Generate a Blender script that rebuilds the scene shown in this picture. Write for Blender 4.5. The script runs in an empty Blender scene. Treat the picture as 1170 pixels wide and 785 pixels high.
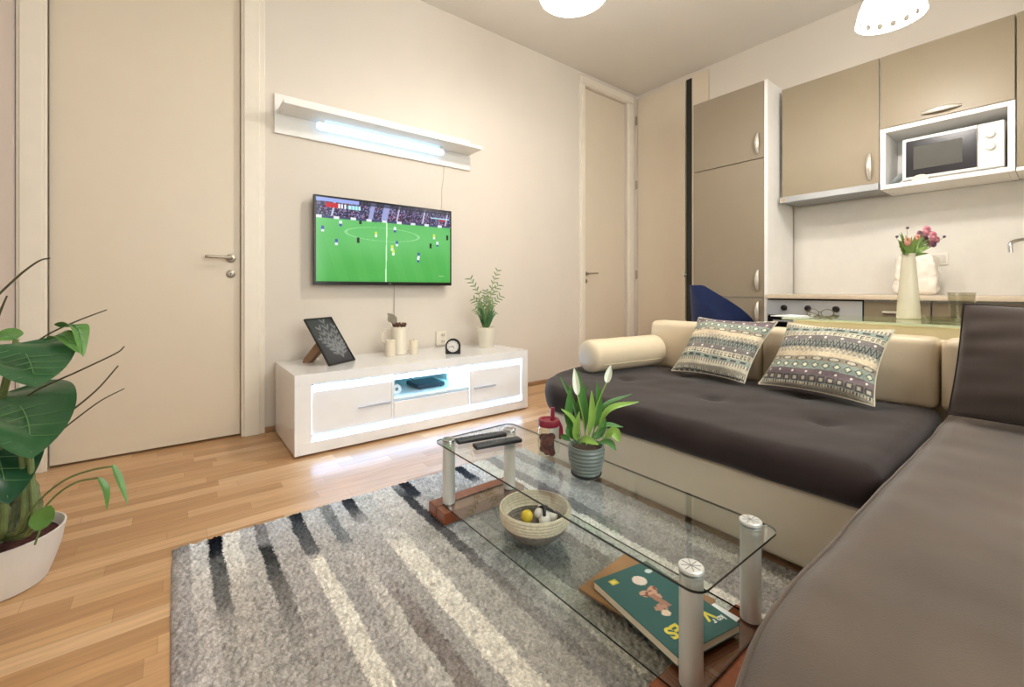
import bpy, bmesh, math, random
from mathutils import Vector, Matrix, noise
random.seed(7)
scene = bpy.context.scene
COL = scene.collection
V = Vector
PI = math.pi
# ------------------------------------------------------------------ camera
TH = math.atan(385/496.4); FPX = 496.4; EYE = 0.9
CAM = V((3.12, 0.0, EYE))
cd = bpy.data.cameras.new('camera'); cam = bpy.data.objects.new('camera', cd); COL.objects.link(cam)
cam.location = CAM; cam.rotation_euler = (PI/2, 0, PI/2 - TH)
cd.sensor_fit = 'HORIZONTAL'; cd.sensor_width = 36; cd.lens = FPX*36/1170
cd.shift_y = -(392.5-331)/1170; cd.clip_start = 0.01
scene.camera = cam
FW = V((-math.cos(TH), math.sin(TH), 0)); RT = V((math.sin(TH), math.cos(TH), 0))
def pt(u, v, d):          # a measured spot: image column, row and distance in metres
    return CAM + (FW + RT*((u-585)/FPX) + V((0, 0, (331-v)/FPX)))*d

def srgb(c):
    if isinstance(c, str):
        c = tuple(int(c[i:i+2], 16)/255 for i in (0, 2, 4))
    elif max(c) > 1.0: c = tuple(q/255 for q in c)
    return tuple(q/12.92 if q <= .04045 else ((q+.055)/1.055)**2.4 for q in c)

# ------------------------------------------------------------------ materials
MATS = {}
def mat(name, col=(200, 200, 200), rough=.5, metal=0, emit=None, es=0, sheen=0, coat=0, spec=.5, sss=0,
        nscale=0, namt=0, bump=0, bscale=60, bdetail=3, vcol=False, stretch=(1, 1, 1), trans=0):
    if name in MATS: return MATS[name]
    m = bpy.data.materials.new(name); MATS[name] = m; m.use_nodes = True
    nt = m.node_tree; N = nt.nodes; Lk = nt.links; b = N['Principled BSDF']
    c = srgb(col)
    b.inputs['Base Color'].default_value = (*c, 1); b.inputs['Roughness'].default_value = rough
    b.inputs['Metallic'].default_value = metal; b.inputs['Specular IOR Level'].default_value = spec
    b.inputs['Sheen Weight'].default_value = sheen; b.inputs['Sheen Roughness'].default_value = .45
    b.inputs['Coat Weight'].default_value = coat; b.inputs['Coat Roughness'].default_value = .06
    b.inputs['Transmission Weight'].default_value = trans
    if sss:
        b.inputs['Subsurface Weight'].default_value = sss; b.inputs['Subsurface Scale'].default_value = .01
    if emit is not None:
        b.inputs['Emission Color'].default_value = (*srgb(emit), 1); b.inputs['Emission Strength'].default_value = es
    tc = N.new('ShaderNodeTexCoord'); mp = N.new('ShaderNodeMapping'); mp.inputs['Scale'].default_value = stretch
    Lk.new(tc.outputs['Object'], mp.inputs['Vector'])
    src = None
    if vcol:
        a = N.new('ShaderNodeAttribute'); a.attribute_name = 'Col'; src = a.outputs['Color']
        Lk.new(src, b.inputs['Base Color'])
    if not namt and not vcol: nscale, namt = 12, .02
    if namt:
        n = N.new('ShaderNodeTexNoise'); n.inputs['Scale'].default_value = nscale; n.inputs['Detail'].default_value = 4
        Lk.new(mp.outputs['Vector'], n.inputs['Vector'])
        r = N.new('ShaderNodeMapRange'); r.inputs['To Min'].default_value = 1-namt; r.inputs['To Max'].default_value = 1+namt
        r.inputs['From Min'].default_value = .3; r.inputs['From Max'].default_value = .7
        Lk.new(n.outputs['Fac'], r.inputs['Value'])
        mx = N.new('ShaderNodeVectorMath'); mx.operation = 'SCALE'
        if src: Lk.new(src, mx.inputs[0])
        else: mx.inputs[0].default_value = c
        Lk.new(r.outputs['Result'], mx.inputs['Scale']); Lk.new(mx.outputs['Vector'], b.inputs['Base Color'])
    if bump:
        n2 = N.new('ShaderNodeTexNoise'); n2.inputs['Scale'].default_value = bscale; n2.inputs['Detail'].default_value = bdetail
        Lk.new(mp.outputs['Vector'], n2.inputs['Vector'])
        bp = N.new('ShaderNodeBump'); bp.inputs['Strength'].default_value = bump; bp.inputs['Distance'].default_value = .01
        Lk.new(n2.outputs['Fac'], bp.inputs['Height']); Lk.new(bp.outputs['Normal'], b.inputs['Normal'])
    return m

def thin_glass(name, tint, edge=False, ior=1.5):
    if name in MATS: return MATS[name]
    m = bpy.data.materials.new(name); MATS[name] = m; m.use_nodes = True
    nt = m.node_tree; N = nt.nodes; Lk = nt.links
    for n in list(N): N.remove(n)
    o = N.new('ShaderNodeOutputMaterial'); t = N.new('ShaderNodeBsdfTransparent'); g = N.new('ShaderNodeBsdfGlossy')
    f = N.new('ShaderNodeFresnel'); x = N.new('ShaderNodeMixShader')
    f.inputs['IOR'].default_value = ior
    # the back side of a face reads the same fresnel
    geo = N.new('ShaderNodeNewGeometry'); mi = N.new('ShaderNodeMix'); mi.data_type = 'FLOAT'
    mi.inputs[2].default_value = ior; mi.inputs[3].default_value = 1/ior
    Lk.new(geo.outputs['Backfacing'], mi.inputs[0]); Lk.new(mi.outputs[0], f.inputs['IOR'])
    t.inputs['Color'].default_value = (*srgb(tint), 1)
    g.inputs['Roughness'].default_value = .01; g.inputs['Color'].default_value = (1, 1, 1, 1)
    Lk.new(f.outputs[0], x.inputs[0]); Lk.new(t.outputs[0], x.inputs[1]); Lk.new(g.outputs[0], x.inputs[2])
    Lk.new(x.outputs[0], o.inputs['Surface'])
    return m

def oak_mat():
    m = bpy.data.materials.new('oak_parquet'); m.use_nodes = True
    nt = m.node_tree; N = nt.nodes; Lk = nt.links; b = N['Principled BSDF']
    tc = N.new('ShaderNodeTexCoord'); mp = N.new('ShaderNodeMapping'); mp.inputs['Rotation'].default_value = (0, 0, PI/2)
    Lk.new(tc.outputs['Object'], mp.inputs['Vector'])
    def mth(op, a, b=None):
        n = N.new('ShaderNodeMath'); n.operation = op
        for i, q in enumerate((a, b)):
            if q is None: continue
            if isinstance(q, (int, float)): n.inputs[i].default_value = q
            else: Lk.new(q, n.inputs[i])
        return n.outputs[0]
    sp = N.new('ShaderNodeSeparateXYZ'); Lk.new(tc.outputs['Object'], sp.inputs[0])
    rx = mth('DIVIDE', sp.outputs['X'], .068); row = mth('FLOOR', rx)
    w1 = N.new('ShaderNodeTexWhiteNoise'); w1.noise_dimensions = '1D'; Lk.new(row, w1.inputs['W'])
    uy = mth('ADD', mth('DIVIDE', sp.outputs['Y'], .52), mth('MULTIPLY', w1.outputs['Value'], 7)); cell = mth('FLOOR', uy)
    cv = N.new('ShaderNodeCombineXYZ'); Lk.new(row, cv.inputs[0]); Lk.new(cell, cv.inputs[1])
    w2 = N.new('ShaderNodeTexWhiteNoise'); w2.noise_dimensions = '2D'; Lk.new(cv.outputs[0], w2.inputs['Vector'])
    cr = N.new('ShaderNodeValToRGB'); Lk.new(w2.outputs['Value'], cr.inputs[0])
    cr.color_ramp.elements[0].color = (*srgb('b58a5e'), 1); cr.color_ramp.elements[1].color = (*srgb('d6b289'), 1)
    e_ = cr.color_ramp.elements.new(.5); e_.color = (*srgb('c79d70'), 1)
    ga = mth('LESS_THAN', mth('FRACT', rx), .016); gb = mth('LESS_THAN', mth('FRACT', uy), .003)
    gap = mth('MAXIMUM', ga, gb)
    br = N.new('ShaderNodeMix'); br.data_type = 'RGBA'; Lk.new(mth('MULTIPLY', gap, .55), br.inputs[0]); Lk.new(cr.outputs[0], br.inputs[6]); br.inputs[7].default_value = (*srgb('8a6038'), 1)
    mp2 = N.new('ShaderNodeMapping'); mp2.inputs['Scale'].default_value = (30, 2.2, 1)
    Lk.new(tc.outputs['Object'], mp2.inputs['Vector'])
    n = N.new('ShaderNodeTexNoise'); n.inputs['Scale'].default_value = 2; n.inputs['Detail'].default_value = 6; n.inputs['Distortion'].default_value = .6
    Lk.new(mp2.outputs['Vector'], n.inputs['Vector'])
    r = N.new('ShaderNodeMapRange'); r.inputs['From Min'].default_value = .3; r.inputs['From Max'].default_value = .7
    r.inputs['To Min'].default_value = .84; r.inputs['To Max'].default_value = 1.1
    Lk.new(n.outputs['Fac'], r.inputs['Value'])
    s = N.new('ShaderNodeVectorMath'); s.operation = 'SCALE'
    Lk.new(br.outputs[2], s.inputs[0]); Lk.new(r.outputs['Result'], s.inputs['Scale'])
    Lk.new(s.outputs['Vector'], b.inputs['Base Color'])
    b.inputs['Roughness'].default_value = .33
    bp = N.new('ShaderNodeBump'); bp.inputs['Strength'].default_value = .06; bp.inputs['Distance'].default_value = .01
    Lk.new(n.outputs['Fac'], bp.inputs['Height']); Lk.new(bp.outputs['Normal'], b.inputs['Normal'])
    return m

WALL = mat('wall_paint', 'dcd3c7', .9, namt=.015, nscale=3, bump=.02, bscale=90)
CEIL = mat('ceiling_paint', 'e2dcd3', .95, namt=.01, nscale=3)
DOOR = mat('door_paint', 'dccfbb', .45, namt=.01, nscale=6)
TRIM = mat('trim_paint', 'e8dfd0', .42)
OAK = oak_mat()
BASEB = mat('brown_baseboard', 'a07a58', .5, nscale=30, namt=.08)
GLOSSW = mat('white_gloss', 'f3f2f3', .14, coat=.3)
WHITE = mat('white_laminate', 'eeece8', .4)
TAUPE = mat('taupe_laminate', '90826a', .42, nscale=8, namt=.02)
TAUPE2 = mat('taupe_laminate_tall', '8b7e6a', .45, nscale=8, namt=.02)
STEEL = mat('brushed_steel', 'a9abac', .36, metal=.9, nscale=60, namt=.05, stretch=(1, 1, 20))
CHROME = mat('chrome', 'd8d8d8', .12, metal=1)
SATIN = mat('satin_metal', 'b0a698', .35, metal=.9)
ALU = mat('table_leg_aluminium', 'dcdcd8', .42, metal=.55)
BLACK = mat('black_plastic', '141416', .35)
BLACKM = mat('black_matte', '1b1a1c', .6)
DARKG = mat('dark_green_black', '1f211c', .5)
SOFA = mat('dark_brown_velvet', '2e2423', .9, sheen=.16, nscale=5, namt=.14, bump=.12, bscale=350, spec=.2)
CHAISE = mat('dark_brown_velvet_lit', '574a3f', .9, sheen=.28, nscale=3.5, namt=.22, bump=.12, bscale=350, spec=.2)  # same velvet as the seat, light on the chaise put into a paler colour
CREAM = mat('cream_leatherette', 'd6c6a4', .45, bump=.08, bscale=160)
CREAM2 = mat('cream_leatherette_light', 'decdb0', .42, bump=.08, bscale=160)
GLASS = thin_glass('clear_table_glass', (244, 247, 246))
GEDGE = mat('glass_edge', '0e1715', .1, spec=.8)
GEDGE2 = mat('glass_edge_pale', 'c3cfae', .1, spec=.8)
CLEAR = thin_glass('clear_glass', (246, 250, 248))
WOODBR = mat('red_brown_wood', '854527', .18, coat=.4, nscale=14, namt=.14, stretch=(1, 5, 1))
LEDL = mat('led_line', 'ffffff', .5, emit=(.8, .9, 1), es=1.2)
LED = mat('cool_led', 'ffffff', .5, emit=(.62, .80, 1), es=18)
LEDT = mat('cool_led_shelf', 'ffffff', .5, emit=(.70, .87, 1), es=1.0)

# ------------------------------------------------------------------ object helpers
def origin_of(o):
    while o.parent: o = o.parent
    return V(o.location)
def empty(name, loc, label, cat, group=None):
    o = bpy.data.objects.new(name, None); COL.objects.link(o); o.location = loc; o.empty_display_size = .05
    return tag(o, label, cat, group)
def tag(o, label=None, cat=None, group=None, kind=None):
    if label: o['label'] = label
    if cat: o['category'] = cat
    if group: o['group'] = group
    if kind: o['kind'] = kind
    return o
def obj(name, bm, m, parent=None, smooth=True, label=None):
    me = bpy.data.meshes.new(name)
    if parent is None:
        xs = [v.co.x for v in bm.verts]; ys = [v.co.y for v in bm.verts]; zs = [v.co.z for v in bm.verts]
        off = V(((min(xs)+max(xs))/2, (min(ys)+max(ys))/2, min(zs)))
    else: off = origin_of(parent)
    bmesh.ops.translate(bm, verts=bm.verts, vec=-off)
    bm.normal_update()
    bm.to_mesh(me); bm.free()
    for mm in (m if isinstance(m, (list, tuple)) else [m]): me.materials.append(mm)
    if smooth:
        for p in me.polygons: p.use_smooth = True
        try: me.set_sharp_from_angle(angle=math.radians(38))
        except Exception: pass
    o = bpy.data.objects.new(name, me); COL.objects.link(o)
    if parent is None: o.location = off
    else: o.parent = parent
    if label: o['label'] = label
    return o
def struct(name, bm, m, parent=None, smooth=False):
    o = obj(name, bm, m, parent, smooth)
    if parent is None: o['kind'] = 'structure'
    return o
def NB(): return bmesh.new()
def box(bm, x0, x1, y0, y1, z0, z1, bev=0, seg=2, mi=0):
    t = bmesh.new(); bmesh.ops.create_cube(t, size=1)
    bmesh.ops.scale(t, vec=(x1-x0, y1-y0, z1-z0), verts=t.verts)
    bmesh.ops.translate(t, vec=((x0+x1)/2, (y0+y1)/2, (z0+z1)/2), verts=t.verts)
    if bev: bmesh.ops.bevel(t, geom=list(t.edges), offset=bev, segments=seg, affect='EDGES', profile=.5)
    return merge(bm, t, mi)
def merge(bm, t, mi=0, M=None):
    mp = {}; out = []
    for v in t.verts:
        nv = bm.verts.new(M @ v.co if M else v.co); mp[v] = nv; out.append(nv)
    for f in t.faces:
        try:
            nf = bm.faces.new([mp[v] for v in f.verts]); nf.material_index = mi if mi else f.material_index
        except ValueError: pass
    t.free(); return out
def B(*a, **k):
    bm = NB(); box(bm, *a, **k); return bm
def frames(path):
    T = []
    n = len(path)
    for i in range(n):
        a = path[max(0, i-1)]; b = path[min(n-1, i+1)]
        d = (b-a); T.append(d.normalized() if d.length > 1e-9 else V((0, 0, 1)))
    up = V((0, 0, 1)) if abs(T[0].z) < .9 else V((1, 0, 0))
    s = T[0].cross(up).normalized(); out = []
    for t in T:
        s = (s - t*s.dot(t)); s = s.normalized() if s.length > 1e-6 else t.orthogonal().normalized()
        out.append((s, t.cross(s)))
    return out
def tube(bm, path, r, n=10, cap=True, mi=0):
    path = [V(p) for p in path]; fr = frames(path)
    rings = []
    for i, p in enumerate(path):
        rr = r[i] if isinstance(r, (list, tuple)) else r
        s, b = fr[i]
        rings.append([bm.verts.new(p + (s*math.cos(2*PI*k/n) + b*math.sin(2*PI*k/n))*rr) for k in range(n)])
    for a, c in zip(rings, rings[1:]):
        for k in range(n):
            f = bm.faces.new((a[k], a[(k+1) % n], c[(k+1) % n], c[k])); f.material_index = mi
    if cap:
        f = bm.faces.new(list(reversed(rings[0]))); f.material_index = mi
        f = bm.faces.new(rings[-1]); f.material_index = mi
def smooth_path(pts, k=6):
    pts = [V(p) for p in pts]
    if len(pts) < 3:
        return [pts[0].lerp(pts[-1], i/k) for i in range(k+1)]
    P = [pts[0]*2-pts[1]] + pts + [pts[-1]*2-pts[-2]]; out = []
    for i in range(1, len(P)-2):
        a, b, c, d = P[i-1:i+3]
        for j in range(k):
            t = j/k
            out.append(.5*((2*b) + (c-a)*t + (2*a-5*b+4*c-d)*t*t + (3*b-a-3*c+d)*t**3))
    out.append(pts[-1]); return out
def lathe(bm, cx, cy, prof, n=40, mi=0, wob=None):
    rings = []
    for (r, z) in prof:
        ring = []
        for k in range(n):
            a = 2*PI*k/n; rr = r*(wob(a, z) if wob else 1)
            ring.append(bm.verts.new((cx+rr*math.cos(a), cy+rr*math.sin(a), z)))
        rings.append(ring)
    for a, c in zip(rings, rings[1:]):
        for k in range(n):
            f = bm.faces.new((a[k], a[(k+1) % n], c[(k+1) % n], c[k])); f.material_index = mi
    return rings
def solid(cx, cy, prof, n=40, wob=None):
    bm = NB(); rings = lathe(bm, cx, cy, prof, n, 0, wob)
    if prof[0][0] > 0.0005: bm.faces.new(list(reversed(rings[0])))
    if prof[-1][0] > 0.0005: bm.faces.new(rings[-1])
    bmesh.ops.remove_doubles(bm, verts=bm.verts, dist=1e-5)
    return bm
def prism(outline, z0, z1, bm=None, top=True, side_mi=0):
    bm = bm or NB()
    a = [bm.verts.new((x, y, z0)) for x, y in outline]; b = [bm.verts.new((x, y, z1)) for x, y in outline]
    n = len(a)
    for i in range(n):
        f = bm.faces.new((a[i], a[(i+1) % n], b[(i+1) % n], b[i])); f.material_index = side_mi
    bm.faces.new(list(reversed(a))); bm.faces.new(b)
    return bm
def rrect(x0, x1, y0, y1, r, n=6):
    o = []
    for cx, cy, a0 in ((x1-r, y1-r, 0), (x0+r, y1-r, 90), (x0+r, y0+r, 180), (x1-r, y0+r, 270)):
        for k in range(n+1):
            a = math.radians(a0+90*k/n); o.append((cx+r*math.cos(a), cy+r*math.sin(a)))
    return o
def softbox(x0, x1, y0, y1, z0, z1, r, step=.05, fn=None, rx=None, ks=5):
    """box with rounded edges on a fine grid; fn moves each vertex"""
    def cuts(a, b):
        r_ = min(r, (b-a)/2*.999); s = set()
        for k in range(ks): s.add(round(a + r_*(1-math.cos(k/ks*PI/2)), 6)); s.add(round(b - r_*(1-math.cos(k/ks*PI/2)), 6))
        n = max(1, int((b-a-2*r_)/step))
        for k in range(n+1): s.add(round(a+r_+(b-a-2*r_)*k/n, 6))
        return sorted(s)
    X, Y, Z = cuts(x0, x1), cuts(y0, y1), cuts(z0, z1); bm = NB(); vd = {}
    def vert(x, y, z):
        key = (x, y, z)
        if key in vd: return vd[key]
        p = V((x, y, z))
        def cl(v, a, b):
            q = min(r, (b-a)/2*.999); return min(max(v, a+q), b-q)
        c = V((cl(x, x0, x1), cl(y, y0, y1), cl(z, z0, z1))); d = p-c
        if d.length > 1e-9:
            mx = max(abs(d.x), abs(d.y), abs(d.z)); q = d.normalized()*mx
            # component limits
            p = c + V((q.x, q.y, q.z))
        if fn: p = V(fn(p))
        vd[key] = bm.verts.new(p); return vd[key]
    def face(q):
        try: bm.faces.new(q)
        except ValueError: pass
    for i in range(len(X)-1):
        for j in range(len(Y)-1):
            for z, fl in ((z0, 1), (z1, 0)):
                z = Z[0] if fl else Z[-1]
                q = [vert(X[i], Y[j], z), vert(X[i+1], Y[j], z), vert(X[i+1], Y[j+1], z), vert(X[i], Y[j+1], z)]
                face(q[::-1] if fl else q)
    for i in range(len(X)-1):
        for k in range(len(Z)-1):
            for y, fl in ((Y[0], 0), (Y[-1], 1)):
                q = [vert(X[i], y, Z[k]), vert(X[i+1], y, Z[k]), vert(X[i+1], y, Z[k+1]), vert(X[i], y, Z[k+1])]
                face(q[::-1] if fl else q)
    for j in range(len(Y)-1):
        for k in range(len(Z)-1):
            for x, fl in ((X[0], 1), (X[-1], 0)):
                q = [vert(x, Y[j], Z[k]), vert(x, Y[j+1], Z[k]), vert(x, Y[j+1], Z[k+1]), vert(x, Y[j], Z[k+1])]
                face(q[::-1] if fl else q)
    return bm
def leaf(bm, path, width, normal, prof=None, fold=.18, n=12, m=6, mi=0, wave=0):
    """a leaf blade along a path; width at its widest; normal says which way it faces"""
    P = smooth_path(path, max(3, n//max(1, len(path)-1))); N_ = len(P); normal = V(normal).normalized()
    prof = prof or (lambda t: math.sin(PI*min(1, t**.75))**.8 if 0 < t < 1 else 0)
    rows = []
    for i, p in enumerate(P):
        t = i/(N_-1); T = (P[min(N_-1, i+1)]-P[max(0, i-1)]).normalized()
        s = T.cross(normal); s = s.normalized() if s.length > 1e-5 else T.orthogonal()
        nn = s.cross(T); w = width/2*max(prof(t), .015)
        row = []
        for k in range(m+1):
            a = -1+2*k/m
            row.append(bm.verts.new(p + s*(w*a) + nn*(fold*w*abs(a)**1.3 + wave*w*math.sin(9*t+3*a))))
        rows.append(row)
    for a, b in zip(rows, rows[1:]):
        for k in range(m):
            f = bm.faces.new((a[k], a[k+1], b[k+1], b[k])); f.material_index = mi
def painted(bm_, nu, nv, pos, colf, name, m, parent=None, extra=None, smooth=True):
    """grid whose vertices carry a colour attribute"""
    me = bpy.data.meshes.new(name)
    verts = []; cols = []
    off = origin_of(parent) if parent else V((0, 0, 0))
    for j in range(nv+1):
        for i in range(nu+1):
            s, t = i/nu, j/nv
            verts.append(tuple(V(pos(s, t))-off)); cols.append((*srgb(colf(s, t)), 1))
    faces = [(j*(nu+1)+i, j*(nu+1)+i+1, (j+1)*(nu+1)+i+1, (j+1)*(nu+1)+i) for j in range(nv) for i in range(nu)]
    if extra:
        ev, ef, ec = extra(len(verts)); verts += [tuple(V(q)-off) for q in ev]; faces += ef; cols += [(*srgb(c), 1) for c in ec]
    me.from_pydata(verts, [], faces)
    a = me.color_attributes.new('Col', 'FLOAT_COLOR', 'POINT')
    a.data.foreach_set('color', [q for c in cols for q in c])
    me.materials.append(m)
    if smooth:
        for p in me.polygons: p.use_smooth = True
    o = bpy.data.objects.new(name, me); COL.objects.link(o)
    if parent: o.parent = parent
    return o
def text_bm(s, size, M, depth=.0006, bold=0):
    cu = bpy.data.curves.new('t', 'FONT'); cu.body = s; cu.size = size; cu.extrude = depth; cu.offset = bold; cu.align_x = 'CENTER'; cu.align_y = 'CENTER'
    o = bpy.data.objects.new('t', cu); COL.objects.link(o)
    bpy.context.view_layer.update()
    dg = bpy.context.evaluated_depsgraph_get(); me = bpy.data.meshes.new_from_object(o.evaluated_get(dg))
    bm = NB(); bm.from_mesh(me); bmesh.ops.transform(bm, matrix=M, verts=bm.verts)
    bpy.data.objects.remove(o); bpy.data.curves.remove(cu); bpy.data.meshes.remove(me); return bm
def mixc(a, b, t): return tuple(a[i]*(1-t)+b[i]*t for i in range(3))
def hsh(*a):
    x = math.sin(sum(q*k for q, k in zip(a, (12.9898, 78.233, 37.719))))*43758.5453; return x-math.floor(x)

# ------------------------------------------------------------------ the room
CH = 3.16; KY = 4.26; RX = 4.3; FY = -.607
struct('floor', B(-.12, RX+.1, FY-.1, KY+.1, -.08, 0), OAK)
struct('ceiling', B(-.12, RX+.1, FY-.1, KY+.1, CH, CH+.08), CEIL)
bm = NB()
box(bm, -.1, 0, FY, -.5, 0, CH); box(bm, -.1, 0, .32, 3.38, 0, CH); box(bm, -.1, 0, 4.08, KY, 0, CH)
box(bm, -.1, 0, -.5, .32, 3.03, CH); box(bm, -.1, 0, 3.38, 4.08, 3.03, CH)
box(bm, -.12, -.085, -.5, .32, 0, 3.03); box(bm, -.12, -.085, 3.38, 4.08, 0, 3.03)  # backing added behind both doors, stops outside light leaking through the gaps
struct('wall_left', bm, WALL)
struct('wall_back', B(0, RX, KY, KY+.1, 0, CH), WALL)
struct('wall_front', B(-.1, RX, FY-.1, FY, 0, CH), mat('front_wall_paint', 'd6c9c2', .9, namt=.02, nscale=3))
WY0, WY1, WZ0, WZ1 = -.1, 1.9, .95, 2.6
bm = NB()
box(bm, RX, RX+.1, FY, WY0, 0, CH); box(bm, RX, RX+.1, WY1, KY, 0, CH)
box(bm, RX, RX+.1, WY0, WY1, 0, WZ0); box(bm, RX, RX+.1, WY0, WY1, WZ1, CH)
struct('wall_right', bm, WALL)
bm = NB()
for a in ((WY0, WY0+.06, WZ0, WZ1), (WY1-.06, WY1, WZ0, WZ1), (WY0, WY1, WZ0, WZ0+.06), (WY0, WY1, WZ1-.06, WZ1), ((WY0+WY1)/2-.04, (WY0+WY1)/2+.04, WZ0, WZ1)):
    box(bm, RX+.02, RX+.08, *a, bev=.004)
w = struct('fill_window_1', bm, TRIM)  # window added in the unseen wall to let soft fill light in
obj('pane', B(RX+.045, RX+.051, WY0+.05, WY1-.05, WZ0+.05, WZ1-.05), CLEAR, w, False)
# baseboards
struct('baseboard_left', (lambda b: (box(b, 0, .018, .445, 3.3, 0, .035, bev=.006), b)[1])(NB()), BASEB)
struct('baseboard_back', B(.0, 1.0, KY-.015, KY, 0, .035, bev=.005), BASEB)
struct('baseboard_front', B(.06, RX, FY, FY+.015, 0, .035, bev=.005), BASEB)
# door 1 (near, on the television wall)
d1 = struct('door_1', B(-.06, -.025, -.499, .318, .012, 3.028, bev=.003), DOOR)
def lever(y, z, dirn, x, parent, s=1):
    h = obj('door_handle', solid(0, 0, [(.0, 0), (.026*s, 0), (.026*s, .006), (.022*s, .009), (0, .009)], 28), SATIN, None)
    # built lying, then stood against the door as real geometry
    me = h.data
    me.transform(Matrix.Translation((x, y, z)) @ Matrix.Rotation(PI/2, 4, 'Y'))
    bm = NB(); bm.from_mesh(me)
    tube(bm, smooth_path([(x+.005, y, z), (x+.04, y, z), (x+.055, y+dirn*.012, z+.002), (x+.056, y+dirn*.05, z+.003), (x+.056, y+dirn*.13, z+.004)], 6), .009*s, 12)
    off = origin_of(parent); bmesh.ops.translate(bm, verts=bm.verts, vec=-off); bm.to_mesh(me); bm.free()
    for p in me.polygons: p.use_smooth = True
    h.location = (0, 0, 0); h.parent = parent; return h
def key_plate(y, z, x, parent, name='keyhole_plate'):
    bm = solid(0, 0, [(0, 0), (.024, 0), (.024, .004), (.02, .007), (0, .007)], 28)
    bmesh.ops.transform(bm, matrix=Matrix.Translation((x, y, z)) @ Matrix.Rotation(PI/2, 4, 'Y'), verts=bm.verts)
    k = obj(name, bm, SATIN, parent)
    bm = solid(0, 0, [(0, 0), (.0055, 0), (.0055, .0005), (0, .0005)], 14)
    bmesh.ops.transform(bm, matrix=Matrix.Translation((x+.0075, y, z+.003)) @ Matrix.Rotation(PI/2, 4, 'Y'), verts=bm.verts)
    box(bm, x+.007, x+.008, y-.002, y+.002, z-.012, z+.002)
    obj('keyhole', bm, BLACK, k)
lever(.268, 1.09, -1, -.026, d1); key_plate(.268, .995, -.026, d1)
def casing(name, y0, y1, z1, topn=None, x0=-.025, wl=.12, wr=.127, head=True, hh=.09):
    bm = NB()
    for (a, b) in ((y0-wl, y0), (y1, y1+wr)):
        if a < FY: a = FY
        box(bm, x0, .014, a, b, 0, z1, bev=.004)
        box(bm, .012, .026, a+.012, b-.03 if a > y0 else b-.012, 0, z1, bev=.005)
    if head:
        box(bm, x0, .014, y0-wl+.001, y1+wr-.001, z1-.002, z1+hh, bev=.004); box(bm, .012, .026, y0-wl+.012, y1+wr-.012, z1+.01, z1+hh-.01, bev=.005)
    struct(name, bm, TRIM)
casing('trim_1', -.5, .32, 3.03, wl=.105)
# door 2 (far end of the television wall)
d2 = struct('door_2', B(-.06, -.03, 3.383, 4.077, .008, 3.025, bev=.003), DOOR)
lever(3.43, 1.07, 1, -.031, d2, .9); key_plate(3.43, .99, -.031, d2)
casing('trim_2', 3.38, 4.08, 3.03, wl=.08, wr=.11)
# door 3 flush in the kitchen wall with hinges
d3 = struct('door_3', B(.035, .63, KY-.03, KY-.002, .01, 3.1, bev=.003), DOOR)
for z in (2.857, 2.113, 1.073, .319):
    bm = NB(); tube(bm, [(.022, KY-.034, z-.05), (.022, KY-.034, z+.05)], .008, 10)
    box(bm, .02, .036, KY-.036, KY-.03, z-.045, z+.045); obj('hinge', bm, SATIN, d3)
struct('trim_3', B(.002, .022, KY-.022, KY-.001, 0, 3.14, bev=.003), TRIM)
struct('trim_4', B(.64, .70, KY-.02, KY-.001, 0, 3.1, bev=.002), DARKG)
struct('trim_5', B(.702, .878, KY-.022, KY-.001, 0, 3.12, bev=.002), DOOR)
bm = B(.63, .66, KY-.05, KY-.03, 1.05, 1.062, bev=.002); box(bm, .625, .64, KY-.055, KY-.028, 1.04, 1.07, bev=.002)
obj('door_catch', bm, CHROME, d3)

# ------------------------------------------------------------------ television unit
UX0, UX1, UY0, UY1, UZ = .04, .597, .5, 2.107, .444
tv_unit = empty('television_cabinet', (.32, 1.3, 0), 'long low white gloss television cabinet with two bright light strips along its front', 'cabinet')
bm = NB()
IY0, IY1 = .583, 2.052
box(bm, UX0, UX1, UY0, UY1, .386, UZ, bev=.001)                    # top
box(bm, UX0, UX1, UY0, UY1, .012, .074, bev=.001)                  # plinth
box(bm, UX0, UX1, UY0, IY0, .074, .386); box(bm, UX0, UX1, IY1, UY1, .074, .386)
box(bm, UX0, UX0+.02, IY0, IY1, .06, .4)
box(bm, UX0+.02, .585, 1.040, 1.052, .06, .4); box(bm, UX0+.02, .585, 1.592, 1.604, .06, .4)
box(bm, UX0+.02, .57, IY0, IY1, .345, .35)
obj('body', bm, GLOSSW, tv_unit, False)
for x in (.07, .55):
    for y in (.54, 2.06): obj('foot', solid(x, y, [(.02, 0), (.02, .013)], 16), BLACK, tv_unit)
NW = mat('niche_white', 'dfeff2', .3)
def front_door(y0, y1, h0, h1):
    d = obj('door', B(.562, .586, y0, y1, .108, .345, bev=.003), GLOSSW, tv_unit, False)
    bm = NB(); box(bm, .586, .600, h0, h1, .214, .225, bev=.002); obj('handle', bm, mat('pale_bar', 'c9ccd4', .3, metal=.5), d, label='pale silver bar handle')
front_door(.588, 1.038, .835, 1.03); front_door(1.606, 2.047, 1.634, 1.812)
obj('drawer', B(.562, .586, 1.055, 1.590, .108, .215, bev=.003), GLOSSW, tv_unit, False)
bm = NB(); box(bm, .06, .585, 1.053, 1.591, .222, .236, bev=.002); box(bm, .06, .07, 1.053, 1.591, .236, .345)
box(bm, .06, .584, 1.053, 1.058, .236, .345); obj('niche', bm, NW, tv_unit, False)
def ledbar(y0, y1, z0, z1, x0=.572, x1=.590, name='light_strip', m=LED, par=None):
    bm = softbox(x0, x1, y0, y1, z0, z1, .0085, .2, ks=3)
    return obj(name, bm, m, par or tv_unit)
ledbar(.59, 2.046, .356, .377); ledbar(.59, 2.046, .082, .101)
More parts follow.
